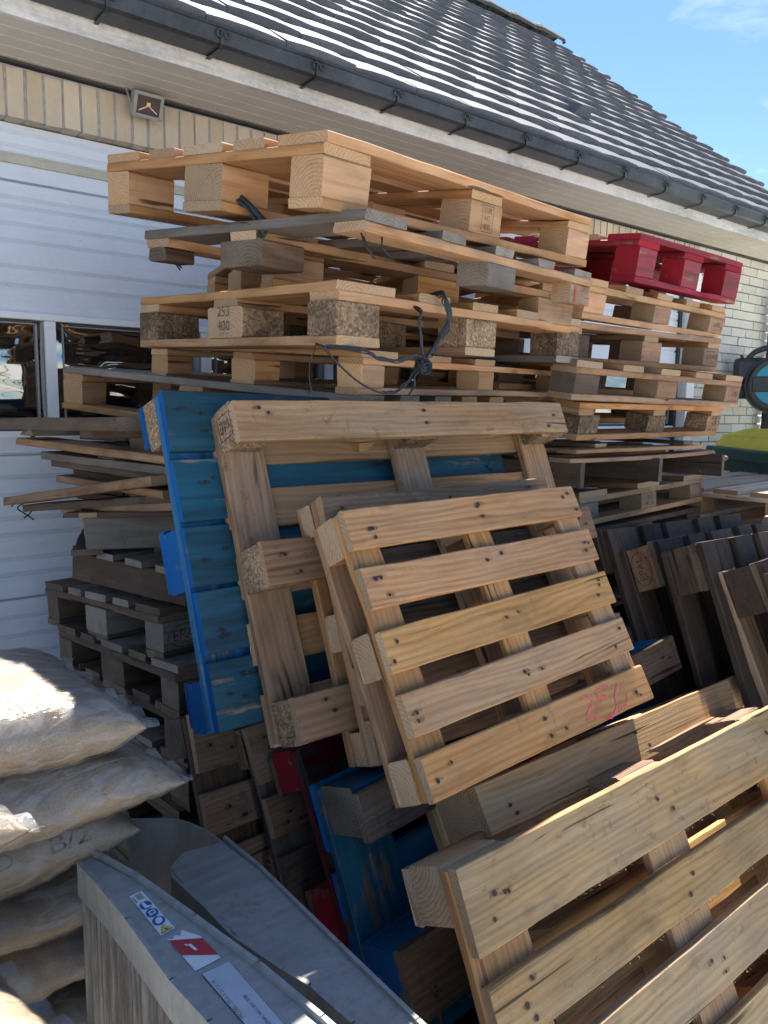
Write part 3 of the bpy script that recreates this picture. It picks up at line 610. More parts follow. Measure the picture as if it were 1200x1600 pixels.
L4 = pallet('orange tinted pallet leaning low behind the near straw coloured pallet, underside forward', GL, (1.046, 1.017, .855), (2.1, 1.5, -122.4), (1.187, .75, .173), 105, dk='honey', cr='honey', bl='honey', bt='honey', cw=.12, bsz=(.13, .1, .12))
L5 = pallet('near straw coloured pallet with wide nailed boards, closest to the camera', GL, (.849, .662, .047), (1.0, .2, 64.8), (1.2, .794, .156), 106, widths=(.145, .10, .11, .10, .145), dk='sunny', cr=['fresh', 'tan'], bl=['tan', 'worn'], bt=['worn', 'tan'], bow=.002, chips=.9)
# raised fibres along the sawn lower edges of the two top boards
rng = random.Random(77)
for kk in (4, 3, 2):
    d = L5['deck', kk]; w = d.dimensions.y if d.dimensions.y > .01 else .12; bm = bmesh.new()
    w = (.145, .10, .11, .10, .145)[kk] * .794 / .8
    for _ in range(110):
        x = rng.uniform(-.55, .55) if rng.random() < .4 else rng.gauss(-.05, .18); x = max(-.58, min(.58, x))
        p = Vector((x, -w / 2 - .0005, rng.uniform(0, .011))); s = rng.random() ** 3
        q = p + Vector((rng.uniform(-.006, .006), -.0015 - .0065 * s, rng.uniform(-.002, .004))); r = q + Vector((rng.uniform(-.01, .01), -.003 * s * rng.random(), rng.uniform(-.002, .004) * s))
        tube(bm, [p, q, r], [.0006, .0004, .0002], 3)
    obj('raised_fibres', bm, 'sunny', d)['kind'] = 'stuff'
GD = 'dark pallets leaning low under the bright ones'
L6 = pallet('dark pallet with red painted edges leaning under the light brown one', GD, (.955, 1.253, .023), (5.7, -.6, 63.3), (1.2, .788, .151), 107, dk=['reddark', 'old'], cr='red', bl='red', bt='old', mats={('deck', 4): 'reddark', ('deck', 1): 'red', ('deck', 0): 'red'})
L7 = pallet('worn blue edged pallet leaning low, brown planks on its underside', GD, (.851, 1.144, .847), (2.2, -4.4, -110.1), (1.2, .784, .18), 108, dk=['blueworn', 'bluebright'], cr='blueworn', bl=['bluebright', 'blueworn'], bt='old', mats={('block', 0, 0): 'blueworn', ('bottom', 0): 'old', ('cross', 0): 'blueworn'}, cw=.15)
L8b = pallet('greyish brown pallet with chipboard block showing below the blue pallet', GD, (.917, 1.46, .028), (4.7, -2., 66.1), (1.2, .779, .144), 109, dk=['old', 'worn'], cr='grey', bl='chip', bt='old')
L8a = pallet('dark brown pallet hindmost of those leaning below the blue pallet', GD, (.756, 1.57, .03), (2.7, .9, 69.), (1.2, .8, .144), 110, dk=['worn', 'old'], cr='old', bl='old', bt='old')

# pallets standing on end at the right
GN = 'dark pallets standing on end by the farther stack'
base = pallet('dark pallet lying on the ground under the ones standing on end', GN, (2.1, .55, .034), (0, 0, 0), (1.2, .8, .144), 119, dk='old')
ph = R_(23)
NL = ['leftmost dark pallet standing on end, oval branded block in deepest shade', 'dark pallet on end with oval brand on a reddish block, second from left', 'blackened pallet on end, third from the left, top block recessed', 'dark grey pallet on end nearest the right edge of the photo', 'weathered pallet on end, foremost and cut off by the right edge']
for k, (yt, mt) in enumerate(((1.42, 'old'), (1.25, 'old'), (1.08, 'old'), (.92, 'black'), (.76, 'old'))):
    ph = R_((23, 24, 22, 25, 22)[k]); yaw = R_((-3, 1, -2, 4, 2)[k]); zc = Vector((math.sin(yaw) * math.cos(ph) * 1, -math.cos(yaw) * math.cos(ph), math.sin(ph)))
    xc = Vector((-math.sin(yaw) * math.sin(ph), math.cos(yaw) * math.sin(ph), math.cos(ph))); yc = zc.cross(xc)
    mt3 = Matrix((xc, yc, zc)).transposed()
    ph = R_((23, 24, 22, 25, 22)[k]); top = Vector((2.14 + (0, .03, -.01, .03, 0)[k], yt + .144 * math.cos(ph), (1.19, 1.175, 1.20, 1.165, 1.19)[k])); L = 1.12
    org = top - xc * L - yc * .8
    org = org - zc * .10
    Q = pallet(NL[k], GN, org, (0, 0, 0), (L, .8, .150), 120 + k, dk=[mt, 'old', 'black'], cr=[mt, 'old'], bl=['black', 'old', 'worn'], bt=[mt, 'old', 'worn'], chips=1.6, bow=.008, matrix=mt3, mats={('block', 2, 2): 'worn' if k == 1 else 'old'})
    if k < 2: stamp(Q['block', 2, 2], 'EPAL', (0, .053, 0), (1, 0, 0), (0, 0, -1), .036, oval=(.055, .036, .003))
# light low stack at far right
GR = 'light pallets in the low sunlit stack behind'
for k, (x, y, z, yw, dk) in enumerate(((3.55, 1.55, 1.075, 4, 'pale'), (3.50, 1.50, .915, -2, ['pale', 'fresh']), (3.52, 1.52, .74, 3, 'tan'), (3.5, 1.5, .58, 1, 'tan'), (3.52, 1.5, .42, 4, 'tan'), (3.5, 1.5, .26, 2, 'tan'), (3.5, 1.5, .10, 2, 'tan'))):
    pallet(['pale sunlit pallet on top of the low stack behind at right', 'pale pallet second in the low stack behind at right'][k] if k < 2 else 'pale pallet lower down in the low stack behind at right', GR, (x, y, z), (yw, 0, 0), (1.2, .95, .155), 140 + k, dk=dk, bl='fresh', t=.022)
Q = pallet('pale pallet standing lower and nearer than the low sunlit stack', GR, (3.30, 1.18, 1.01), (6, 0, 2), (1.2, .35, .14), 150, dk='pale', widths=(.3, .3), cw=.145, bsz=(.145, .08, .08), bw=(.08, .08, .08), name='narrow_pallet')
pr = [None]
for k in range(6):
    pallet('narrow pale pallet beneath the nearer low pallet at right', GR, (3.31, 1.18, .05 + .16 * k), (6, 0, 0), (1.2, .35, .155), 151 + k, dk='tan', widths=(.3, .3), bsz=(.145, .08, .08), bw=(.08, .08, .08), name='narrow_pallet')

# ------------------------------------------------------------------ black twine
bm = bmesh.new(); rng = random.Random(3)
def strands(pts, n, spread, r, flat=1.0):
    C = catmull(pts, 6)
    for k in range(n):
        ph = rng.uniform(0, 6.28); o = Vector((rng.uniform(-1, 1), rng.uniform(-.3, .3), rng.uniform(-1, 1))) * spread
        tube(bm, [p + o * (1 + .5 * math.sin(i * .5 + ph)) + Vector((math.sin(i * .7 + ph), 0, math.cos(i * .7 + ph))) * spread * .35 for i, p in enumerate(C)], r * rng.uniform(.7, 1.3), 5, 0, flat)
strands([(1.392, 1.60, 1.884), (1.388, 1.525, 1.892), (1.387, 1.505, 1.878), (1.396, 1.500, 1.857), (1.405, 1.503, 1.825), (1.39, 1.503, 1.799), (1.364, 1.501, 1.765), (1.334, 1.496, 1.736), (1.314, 1.492, 1.719)], 13, .0062, .0022)
strands([(1.297, 1.52, 1.850), (1.295, 1.489, 1.834), (1.289, 1.488, 1.807), (1.295, 1.489, 1.776), (1.303, 1.49, 1.74), (1.309, 1.491, 1.721)], 5, .003, .0019)
strands([(1.30, 1.488, 1.715), (1.279, 1.486, 1.726), (1.231, 1.478, 1.714), (1.184, 1.47, 1.71), (1.139, 1.462, 1.713), (1.099, 1.462, 1.728), (1.02, 1.50, 1.735)], 8, .004, .0018)
strands([(1.295, 1.486, 1.698), (1.28, 1.486, 1.688), (1.256, 1.482, 1.668), (1.237, 1.479, 1.652), (1.214, 1.475, 1.640), (1.186, 1.47, 1.633), (1.163, 1.466, 1.635)], 6, .0035, .0018)
strands([(1.295, 1.486, 1.698), (1.27, 1.48, 1.678), (1.268, 1.478, 1.655), (1.25, 1.475, 1.632)], 2, .003, .0025)
strands([(.97, 1.47, 1.737), (.964, 1.432, 1.727), (.993, 1.437, 1.704), (1.033, 1.444, 1.678), (1.085, 1.453, 1.651), (1.14, 1.462, 1.634), (1.174, 1.468, 1.632)], 2, .0015, .0026)
strands([(.97, 1.47, 1.737), (.939, 1.428, 1.721), (.928, 1.426, 1.7), (.923, 1.425, 1.673), (.928, 1.426, 1.639), (.936, 1.427, 1.622)], 1, .001, .0016)
for k in range(90):
    a = rng.uniform(0, 6.28); c = Vector((1.306, 1.488, 1.702)); rr = rng.uniform(.004, .023); tl = rng.uniform(-1, 1)
    u = Vector((math.cos(a), rng.uniform(-.5, .5), math.sin(a))).normalized(); w = Vector((-math.sin(a) * .6, rng.uniform(-.8, .8), math.cos(a) * tl)).normalized()
    tube(bm, [c + (u * math.cos(x * .55) + w * math.sin(x * .55)) * rr for x in range(9)], .0019, 5)
tag(obj('twine', bm, 'twine'), 'black net twine knotted in a thick clump over the chipboard block pallet', 'twine')
bm = bmesh.new()
strands([(.87, 1.75, 2.075), (.90, 1.72, 2.085), (.93, 1.68, 2.05), (.95, 1.66, 2.02), (.93, 1.65, 1.995)], 5, .006, .006, .5)
tag(obj('twine', bm, 'twine'), 'short black plastic strip dangling inside the topmost pale pallet', 'twine')

# ------------------------------------------------------------------ bags of sawdust
GG = 'plastic bags of sawdust stacked at the lower left'
def bag(label, c, yaw, dims, seed, mat='bag', tilt=(0, 0), fin_r=.03, fin_f=.0, text=None):
    rng = random.Random(seed); l, w, h = dims
    e = thing('sawdust_bag', label, 'bag', c, (R_(tilt[0]), R_(tilt[1]), R_(yaw)), GG)
    bm = bmesh.new(); nu, nv = 84, 60; so = seed * 3.7
    def prof(u, v, s):
        a = max(0, 1 - abs(u) ** 5.0) ** .5 * max(0, 1 - abs(v) ** 4.0) ** .5
        z = s * h / 2 * a * (1.0 if s > 0 else .9)
        x, y = u * l / 2, v * w / 2
        # sides pull in between the corners
        x *= 1 - .05 * (1 - abs(v) ** 2); y *= 1 - .07 * (1 - abs(u) ** 2)
        e1 = abs(u) ** 2.4; e2 = abs(v) ** 2.6
        wr = (.5 - abs(noise.noise((y * 40, so, x * 5)))) * .013 * e1 + (.5 - abs(noise.noise((x * 34, so + 5, y * 5)))) * .012 * e2
        dg = noise.noise(((x + y) * 26, (x - y) * 6, so)) * .006 * (e1 + e2) * .8
        lump = noise.noise((x * 7, y * 7, so + s)) * .010 + noise.noise((x * 19, y * 19, so + s)) * .004
        fine = abs(noise.noise((x * 30 + y * 18, y * 9, so + 2))) * .0045
        z += (wr + dg + lump + fine * s) * (a ** .5)
        z += .012 * math.sin(x * 5 + so)
        return (x, y, z)
    grid = {}
    for s in (1, -1):
        for i in range(nu + 1):
            for j in range(nv + 1):
                u, v = math.sin((-1 + 2 * i / nu) * math.pi / 2), math.sin((-1 + 2 * j / nv) * math.pi / 2)
                edge = i in (0, nu) or j in (0, nv)
                if edge and s < 0: grid[s, i, j] = grid[1, i, j]
                else: grid[s, i, j] = bm.verts.new(prof(u, v, s))
        for i in range(nu):
            for j in range(nv):
                q = [grid[s, i, j], grid[s, i + 1, j], grid[s, i + 1, j + 1], grid[s, i, j + 1]]
                bm.faces.new(q if s > 0 else q[::-1])
    bvh = BVHTree.FromBMesh(bm)
    fb = bm.copy(); fb.normal_update()
    for vv in fb.verts:
        c = vv.co; uu = abs(c.x) / (l / 2)
        rd = max(0, .5 - abs(noise.noise((c.x * 9 + c.y * 5, c.y * 17, so + 7))) * 2.2); r2 = max(0, .5 - abs(noise.noise((c.x * 24, c.y * 11, so + 3))) * 2)
        vv.co = c + vv.normal * (.0015 + .0055 * rd * (.3 + uu) + .0012 * r2)
    obj('plastic_film', fb, 'loosefilm', e, smooth=True)
    obj('filled_sack', bm, mat, e, smooth=True)
    def fin(pts, width, out, amp, f):
        b2 = bmesh.new(); prev = None
        for i, p in enumerate(pts):
            row = []
            for k in range(4):
                t = k / 3; ww = width * (.75 + .5 * noise.noise((i * .06, seed, 2)))
                q = Vector(p) + Vector(out) * ww * t + Vector((0, 0, 1)) * (amp * t * math.sin(i * f + seed) + amp * .8 * t * noise.noise((i * .22, seed, k))) - Vector((0, 0, .25 * ww * t))
                row.append(b2.verts.new(q))
            if prev:
                for k in range(3): b2.faces.new((prev[k], prev[k + 1], row[k + 1], row[k]))
            prev = row
        obj('seal_strip', b2, 'film', e, smooth=True)
    if fin_r: fin([prof(.985, -1 + 2 * k / 120, 1) for k in range(121)], fin_r, (1, 0, 0), .006, .42)
    if fin_f: fin([prof(-1 + 2 * k / 120, -.985, 1) for k in range(121)], fin_f, (0, -1, .15), .004, .2)
    for s, x, sz in (text or ()):
        b3 = bmesh.new()
        if 1:
            b2 = textmesh(s, sz); bmesh.ops.translate(b2, vec=(x, 0, 0), verts=b2.verts); me = bpy.data.meshes.new('x'); b2.to_mesh(me); b2.free(); b3.from_mesh(me); bpy.data.meshes.remove(me)
        bmesh.ops.triangulate(b3, faces=b3.faces[:]); bmesh.ops.subdivide_edges(b3, edges=b3.edges[:], cuts=1)
        dead = []
        for v in b3.verts:
            d = Vector((0, 1, -.55)).normalized(); o = Vector((v.co.x, -w / 2 * .86, v.co.y * .85 + .014)) - d * .3
            hit = bvh.ray_cast(o, d)
            if hit[0] is None: dead.append(v)
            else: v.co = hit[0] - d * .0016
        bmesh.ops.delete(b3, geom=dead, context='VERTS')
        obj('printed_lettering', b3, 'bagink', e)
    return e
bag('topmost sawdust bag with sun patch and frilled clear right end', (.115, 1.475, 1.055), 4, (.70, .47, .16), 1, 'bag', (0, 2), .042)
bag('second sawdust bag from top with long clear strip along its front', (.155, 1.44, .925), 9, (.72, .48, .14), 2, 'bag', (2, 1), .03, .03)
bag('third sawdust bag from top with printed letters and digit', (.125, 1.53, .795), 3, (.70, .44, .145), 3, 'bagdull', (-3, 0), 0, 0, [('ND', .10, .05), ('B/2', .228, .055)])
bag('fourth sawdust bag from top with tight creases, half behind the ramp', (.085, 1.54, .67), 6, (.70, .46, .13), 4, 'bagdull', (0, 0), .02, .035)
bag('fifth sawdust bag from top, streaked and dim', (.09, 1.55, .555), 2, (.70, .46, .13), 5, 'bagdull', (0, 0), .02, .03)
bag('sixth sawdust bag from top, low behind the ramp', (.085, 1.54, .44), 6, (.70, .46, .13), 6, 'bagdull', (0, 0), .02, .03)
for k in range(3): bag('dim sawdust bag near the ground behind the ramp', (.09, 1.50, .325 - .115 * k), 3 + 3 * k, (.70, .46, .13), 7 + k, 'bagdull', (0, 0), 0)
bag('sawdust bag corner poking in at left under the topmost bag', (-.135, 1.23, .985), 20, (.68, .42, .12), 11, 'bag', (0, 0), .03)
bag('sawdust bag with knotted clear corner at the lower left edge', (-.10, 1.12, .70), 12, (.68, .42, .13), 12, 'bagdull', (0, 0), .035)

# ------------------------------------------------------------------ aluminium ramp panels standing on edge
def ribbed(bm, path, z0, z1, depth, n):
    """vertical ribs along a plan path"""
    rng = random.Random(4); prev = None; Ls = [0]
    P = [Vector((x, y, 0)) for x, y in path]
    for a, b in zip(P, P[1:]): Ls.append(Ls[-1] + (b - a).length)
    N = n * 4
    for i in range(N + 1):
        s = Ls[-1] * i / N; k = max(j for j in range(len(P)) if Ls[j] <= s + 1e-9); k = min(k, len(P) - 2)
        f = (s - Ls[k]) / (Ls[k + 1] - Ls[k]); p = P[k].lerp(P[k + 1], f); d = (P[k + 1] - P[k]).normalized(); nn = Vector((d.y, -d.x, 0))
        m = (i // 4); rr = random.Random(m).uniform(.5, 1.25); o = [0, 1, 1, 0][i % 4] * depth * rr
        if random.Random(m + 50).random() < .16: o = -depth * 1.2
        col = [bm.verts.new(p + nn * o + Vector((0, 0, z0 + (z1 - z0) * t / 8)) + nn * noise.noise((i * .9, t * 2.3, 1)) * .0012) for t in range(9)]
        if prev:
            for t in range(8): bm.faces.new((prev[t], col[t], col[t + 1], prev[t + 1]))
        prev = col
    return
A_l = [(.309, 1.085), (.316, 1.0), (.320, .923), (.322, .786), (.330, .703), (.345, .56), (.362, .42)]
A_r = [(.330, 1.098), (.358, 1.005), (.385, .872), (.409, .746), (.424, .631), (.445, .42)]
ta = thing('ramp_panel', 'grey aluminium ramp panel on edge with safety stickers and ribbed face', 'ramp panel', (.36, .8, .03))
off = -ta.location.copy()
bm = bmesh.new(); poly_prism(bm, A_l[::-1] + A_r[:] if False else (A_l + A_r[::-1])[::-1], .905, .930)
bmesh.ops.bevel(bm, geom=bm.edges[:], offset=.003, segments=2, affect='EDGES')
bmesh.ops.recalc_face_normals(bm, faces=bm.faces[:]); obj('side_channel', bm, 'alu', ta, off)
def rim(path, z0, z1, w, side):
    bm = bmesh.new(); P = [Vector((x, y, 0)) for x, y in path]
    for i in range(len(P) - 1):
        d = (P[i + 1] - P[i]); c = (P[i] + P[i + 1]) / 2; nn = Vector((d.y, -d.x, 0)).normalized() * side
        rot = Matrix.Rotation(math.atan2(d.y, d.x), 3, 'Z')
        box(bm, (c + nn * w * .5) + Vector((0, 0, (z0 + z1) / 2)), (d.length + .002, w, z1 - z0), 0, rot)
    return bm
obj('channel_rim', rim(A_l, .885, .936, .006, 1), 'alu', ta, off); obj('channel_rim', rim(A_r, .880, .938, .006, -1), 'alu', ta, off)
bm = bmesh.new(); ribbed(bm, [(x + .006, y) for x, y in A_l], .248, .900, .0075, 50); obj('ribbed_face', bm, 'ribs', ta, off)
bm = bmesh.new(); poly_prism(bm, ([(x + .012, y) for x, y in A_l] + [(x - .004, y) for x, y in A_r[::-1]])[::-1], 248e-3, .904); bmesh.ops.recalc_face_normals(bm, faces=bm.faces[:]); obj('panel_core', bm, 'ribs', ta, off)
def quadmap(q):
    a, b, c, d = [Vector((x, y, 0)) for x, y in q]   # far-left, far-right, near-right, near-left
    return lambda u, v, z=.9312: (a.lerp(b, u)).lerp(d.lerp(c, u), v) + Vector((0, 0, z))
def flat(bm, f, pts, z, mat):
    fc = bm.faces.new([bm.verts.new(f(u, v, z)) for u, v in pts]); fc.material_index = mat
    fc.normal_update()
    if fc.normal.z < 0: fc.normal_flip()
f = quadmap([(.338, .971), (.356, .973), (.361, .873), (.341, .870)])
bm = bmesh.new(); flat(bm, f, [(0, 0), (1, 0), (1, 1), (0, 1)], .9312, 0)
def disc(bm, f, cu, cv, ru, rv, z, mat, n=20): flat(bm, f, [(cu + ru * math.cos(k * 2 * math.pi / n), cv + rv * math.sin(k * 2 * math.pi / n)) for k in range(n)], z, mat)
for cv in (.33, .53, .73): disc(bm, f, .5, cv, .43, .095, .9318, 1)
flat(bm, f, [(.30, .27), (.52, .25), (.52, .35), (.78, .38), (.78, .41), (.30, .40)], .9324, 0)
flat(bm, f, [(.28, .49), (.72, .48), (.72, .57), (.28, .58)], .9324, 0); flat(bm, f, [(.36, .51), (.64, .505), (.64, .55), (.36, .56)], .9328, 1)
flat(bm, f, [(.24, .74), (.34, .69), (.62, .67), (.76, .70), (.70, .77), (.48, .80), (.30, .79)], .9324, 0)
flat(bm, f, [(.06, .985), (.94, .985), (.5, .83)], .9318, 3); flat(bm, f, [(.15, .975), (.85, .975), (.5, .85)], .9322, 2)
flat(bm, f, [(.40, .90), (.46, .90), (.46, .94), (.62, .94), (.62, .965), (.40, .965)], .9326, 3)
for k in range(6): flat(bm, f, [(.30, .04 + k * .024), (.82, .04 + k * .024), (.82, .052 + k * .024), (.30, .052 + k * .024)], .9318, 4)
flat(bm, f, [(.08, .05), (.16, .05), (.16, .2), (.08, .2)], .9318, 3)
obj('safety_sticker', bm, ['white', 'bluest', 'yellst', 'ink', 'lamp'], ta, off)
f = quadmap([(.345, .862), (.379, .866), (.383, .788), (.349, .786)])
bm = bmesh.new(); flat(bm, f, [(0, .02), (.12, .1), (.3, .04), (.45, .12), (.62, 0), (.72, .1), (1, .34), (1, 1), (0, 1)], .9312, 0)
flat(bm, f, [(0, .10), (1, .42), (1, .92), (0, .55)], .9318, 1); flat(bm, f, [(.40, .40), (.52, .42), (.56, .62), (.46, .60)], .9322, 0); flat(bm, f, [(.3, .36), (.38, .37), (.42, .44), (.36, .42)], .9322, 0)
obj('reflective_sticker', bm, ['white', 'redst'], ta, off)
f = quadmap([(.353, .776), (.388, .776), (.392, .60), (.360, .615)])
bm = bmesh.new(); flat(bm, f, [(-.02, -.006), (1.02, -.006), (1.02, 1.006), (-.02, 1.006)], .9312, 1); flat(bm, f, [(0, 0), (1, 0), (1, 1), (0, 1)], .9317, 0)
pl = obj('rating_plate', bm, ['plate', 'ink'], ta, off)
for s, u, v, sz in (('MODEL: 2000 S 20 LE 18', .10, .33, .0068), ('SERIAL NO: 004 0078', .62, .52, .0062), ('LOAD', .60, .93, .0062)):
    bm = textmesh(s, sz); o = f(u, v, .9324); ex = Vector((-.03, 1, 0)).normalized(); ey = Vector((-1, -.03, 0)).normalized(); mt = Matrix((ex, ey, ex.cross(ey))).transposed().to_4x4(); mt.translation = o; bm.transform(mt); obj('plate_lettering', bm, 'ink', pl)
B_l = [(.452, 1.112), (.447, 1.08), (.455, .98), (.458, .901), (.480, .80), (.493, .755), (.501, .671), (.512, .5)]
B_r = [(.556, 1.128), (.562, 1.022), (.560, .794), (.559, .626), (.560, .5)]
tb = thing('ramp_panel', 'plain grey aluminium ramp panel on edge beside the worn blue pallet', 'ramp panel', (.5, .8, .03))
off = -tb.location
bm = bmesh.new(); poly_prism(bm, (B_l + B_r[::-1] + [(.485, 1.138)])[::-1], .835, .860); bmesh.ops.bevel(bm, geom=bm.edges[:], offset=.004, segments=3, affect='EDGES'); bmesh.ops.recalc_face_normals(bm, faces=bm.faces[:]); obj('side_channel', bm, 'alu', tb, off)
obj('channel_rim', rim(B_r, .80, .866, .006, -1), 'alu', tb, off); obj('channel_rim', rim(B_l[1:], .80, .8635, .005, 1), 'alu', tb, off)
bm = bmesh.new(); poly_prism(bm, ([(x + .004, y) for x, y in B_l] + [(x - .004, y) for x, y in B_r[::-1]])[::-1], .285, .834); bmesh.ops.recalc_face_normals(bm, faces=bm.faces[:]); obj('panel_core', bm, 'alu', tb, off)
bm = bmesh.new(); lp = catmull([(.455, 1.30, 0), (.49, 1.275, 0), (.525, 1.245, 0), (.548, 1.19, 0), (.556, 1.130, 0)], 6)
for a, b_ in zip(lp, lp[1:]):
    d = b_ - a; box(bm, (a + b_) / 2 + Vector((0, 0, .575)), (d.length + .001, .004, .56), 0, Matrix.Rotation(math.atan2(d.y, d.x), 3, 'Z'))
obj('curved_lip', bm, 'alu', tb, off)

for o, k in ((ta, 1.16), (tb, 1.19)):
    o.location = Vector((0, 0, 1.6)) + (o.location - Vector((0, 0, 1.6))) * k; o.scale = (k, k, k)
# ------------------------------------------------------------------ the garage
WY = 2.95; XR = 6.08
hs = thing('garage_building', 'cream brick garage with white sectional door and grey tiled roof', 'building', (2, 5, .03))
ho = -hs.location
def hpart(name, bm, mats, smooth=False, parent=None): return obj(name, bm, mats, parent or hs, ho if parent is None else (0, 0, 0), (0, 0, 0), smooth)
# walls
bm = bmesh.new()
box(bm, (-2.6, 3.05, 1.37), (3.2, .22, 2.68)); box(bm, (5.54, 3.05, 1.37), (1.076, .22, 2.68)); box(bm, (2, 3.05, 2.625), (6.0, .20, .17))
box(bm, (-4.1, 5.1, 1.37), (.2, 4.0, 2.68)); box(bm, (XR - .1, 5.1, 1.37), (.2, 3.9, 2.68)); box(bm, (1, 7.2, 1.37), (10.1, .2, 2.68))
for x in (-4.1, XR - .1):
    a = [bm.verts.new((x - .1 + dx, y, z)) for dx in (0, .2) for (y, z) in ((3.0, 2.72), (7.2, 2.72), (5.11, 4.85))]
    for q in ((0, 1, 2), (5, 4, 3), (0, 3, 4, 1), (1, 4, 5, 2), (2, 5, 3, 0)): bm.faces.new([a[i] for i in q])
hpart('wall', bm, 'mortarw')
def bricks(x0, x1, z0, z1, bl, bh, j, y0, dep, stagger, seed, jit=.002):
    bm = bmesh.new(); rng = random.Random(seed); z = z0; r = 0
    while z + bh * .4 < z1:
        x = x0 - (bl / 2 if stagger and r % 2 else 0)
        while x < x1 - .01:
            a, b2 = max(x, x0), min(x + bl - j, x1)
            if b2 - a > .015:
                zz = min(z + bh - j, z1); d = rng.uniform(-jit, jit)
                vs = box(bm, ((a + b2) / 2, y0 + dep / 2 + d, (z + zz) / 2), (b2 - a, dep, zz - z))
                for v in vs: v.co += Vector((rng.uniform(-jit, jit), rng.uniform(-jit, jit), rng.uniform(-jit, jit))) * .8
            x += bl
        z += bh; r += 1
    return bm
hpart('brick_face', bricks(4.999, XR, .05, 2.705, 212e-3, .0635, .0075, 2.915, .03, True, 1), 'whitebrick')
hpart('brick_lintel', bricks(-1.0, 4.995, 2.535, 2.700, .0605, .166, .010, 2.895, .075, False, 2, .003), 'brick')
bm = bmesh.new(); box(bm, (2, 2.935, 2.617), (6.0, .066, .162)); hpart('lintel_mortar', bm, 'mortar')
bm = bmesh.new(); box(bm, (2, 2.93, 2.7055), (10.2, .10, .007)); hpart('joint', bm, 'seam')
# sectional door: pressed profile swept along x, windows in one section
door = boxo('garage_door', (0, 0, 0), (.01, .01, .01), 'door', hs)
bpy.data.objects.remove(door)
rows = []
z = .05
profile = []
def doorprof(z0, z1, seams, grooves):
    pts = [(z0, 0)]
    ev = sorted([(s, 1) for s in seams] + [(g, 0) for g in grooves])
    for zz, k in ev:
        d, w = (.022, .0055) if k else (.010, .004)
        if k: pts += [(zz - w, 0), (zz - w * .4, d), (zz + w * .4, d), (zz + w, 0)]
        else: pts += [(zz - w, 0), (zz - .0022, d), (zz + .0005, d), (zz + w * 3.0, 0)]
    pts.append((z1, 0)); return pts
DX0, DX1 = -1.0, 4.868
def doorpanel(z0, z1, seams, grooves):
    bm = bmesh.new(); pr = doorprof(z0, z1, seams, grooves)
    a = [bm.verts.new((DX0, WY + d, z)) for z, d in pr]; b2 = [bm.verts.new((DX1, WY + d, z)) for z, d in pr]
    for i in range(len(pr) - 1): bm.faces.new((a[i], b2[i], b2[i + 1], a[i + 1]))
    bm.faces.new([a[0], a[-1], bm.verts.new((DX0, WY + .04, z1)), bm.verts.new((DX0, WY + .04, z0))])
    return bm
dr = hpart('garage_door', doorpanel(1.905, 2.53, [2.343], [2.500, 2.455, 2.285, 2.256, 2.199, 2.142, 2.056, 1.994]), 'door')
lo = [.10 + .1425 * k for k in range(10)]
obj('door_section', doorpanel(.05, 1.472, [1.412, .891, .32], [1.329, 1.265, 1.181, 1.122, 1.034, .977, .82, .75, .68, .61, .53, .46, .39]), 'door', dr)
bm = bmesh.new(); box(bm, (1.93, WY - .006, 2.415), (5.87, .012, .030)); box(bm, (1.93, WY - .010, 2.428), (5.87, .008, .008)); obj('door_seal', bm, 'beige', dr)
bm = bmesh.new(); box(bm, (1.93, WY - .002, 1.895), (5.87, .03, .022)); box(bm, (1.93, WY - .002, 1.484), (5.87, .03, .022))
k = -2
while True:
    x = .809 + .602 * k; k += 1
    if x < DX0 + .05: continue
    if x > DX1 - .02: break
    box(bm, (x, WY - .002, 1.6895), (.034, .028, .386))
obj('window_frame', bm, 'pvc', dr)
k = -3
while True:
    xa = .809 + .602 * k + .018; xb = xa + .602 - .036; k += 1
    if xa > DX1 - .05: break
    xa = max(xa, DX0 + .02); xb = min(xb, DX1 - .02)
    if xb - xa < .05: continue
    bm = bmesh.new(); nx, nz = 16, 10; g = {}
    for i in range(nx + 1):
        for j in range(nz + 1):
            u, v = i / nx * 2 - 1, j / nz * 2 - 1; m = max(abs(u), abs(v) )
            bul = (1 - u ** 6) * (1 - v ** 6) * .010
            g[i, j] = bm.verts.new((xa + (xb - xa) * i / nx, WY + .012 - bul, 1.497 + .387 * j / nz))
    for i in range(nx):
        for j in range(nz): bm.faces.new((g[i, j], g[i + 1, j], g[i + 1, j + 1], g[i, j + 1]))
    obj('window_pane', bm, 'glass', dr, smooth=True)
    bm = bmesh.new()   # inner gasket, a thin dark line
    for (cx, cz, sx, sz) in (((xa + xb) / 2, 1.870, xb - xa - .05, .004), ((xa + xb) / 2, 1.512, xb - xa - .05, .004), (xa + .027, 1.69, .004, .36), (xb - .027, 1.69, .004, .36)): box(bm, (cx, WY + .002, cz), (sx, .012, sz))
    obj('pane_gasket', bm, 'lamp', dr)
bm = bmesh.new(); box(bm, (4.884, WY - .0, 1.28), (.028, .03, 2.46), 0); hpart('frame_gap', bm, 'seam')
bm = bmesh.new(); box(bm, (4.948, WY - .035, 1.28), (.096, .09, 2.47), 0, None, .004); hpart('door_frame', bm, 'pvc')
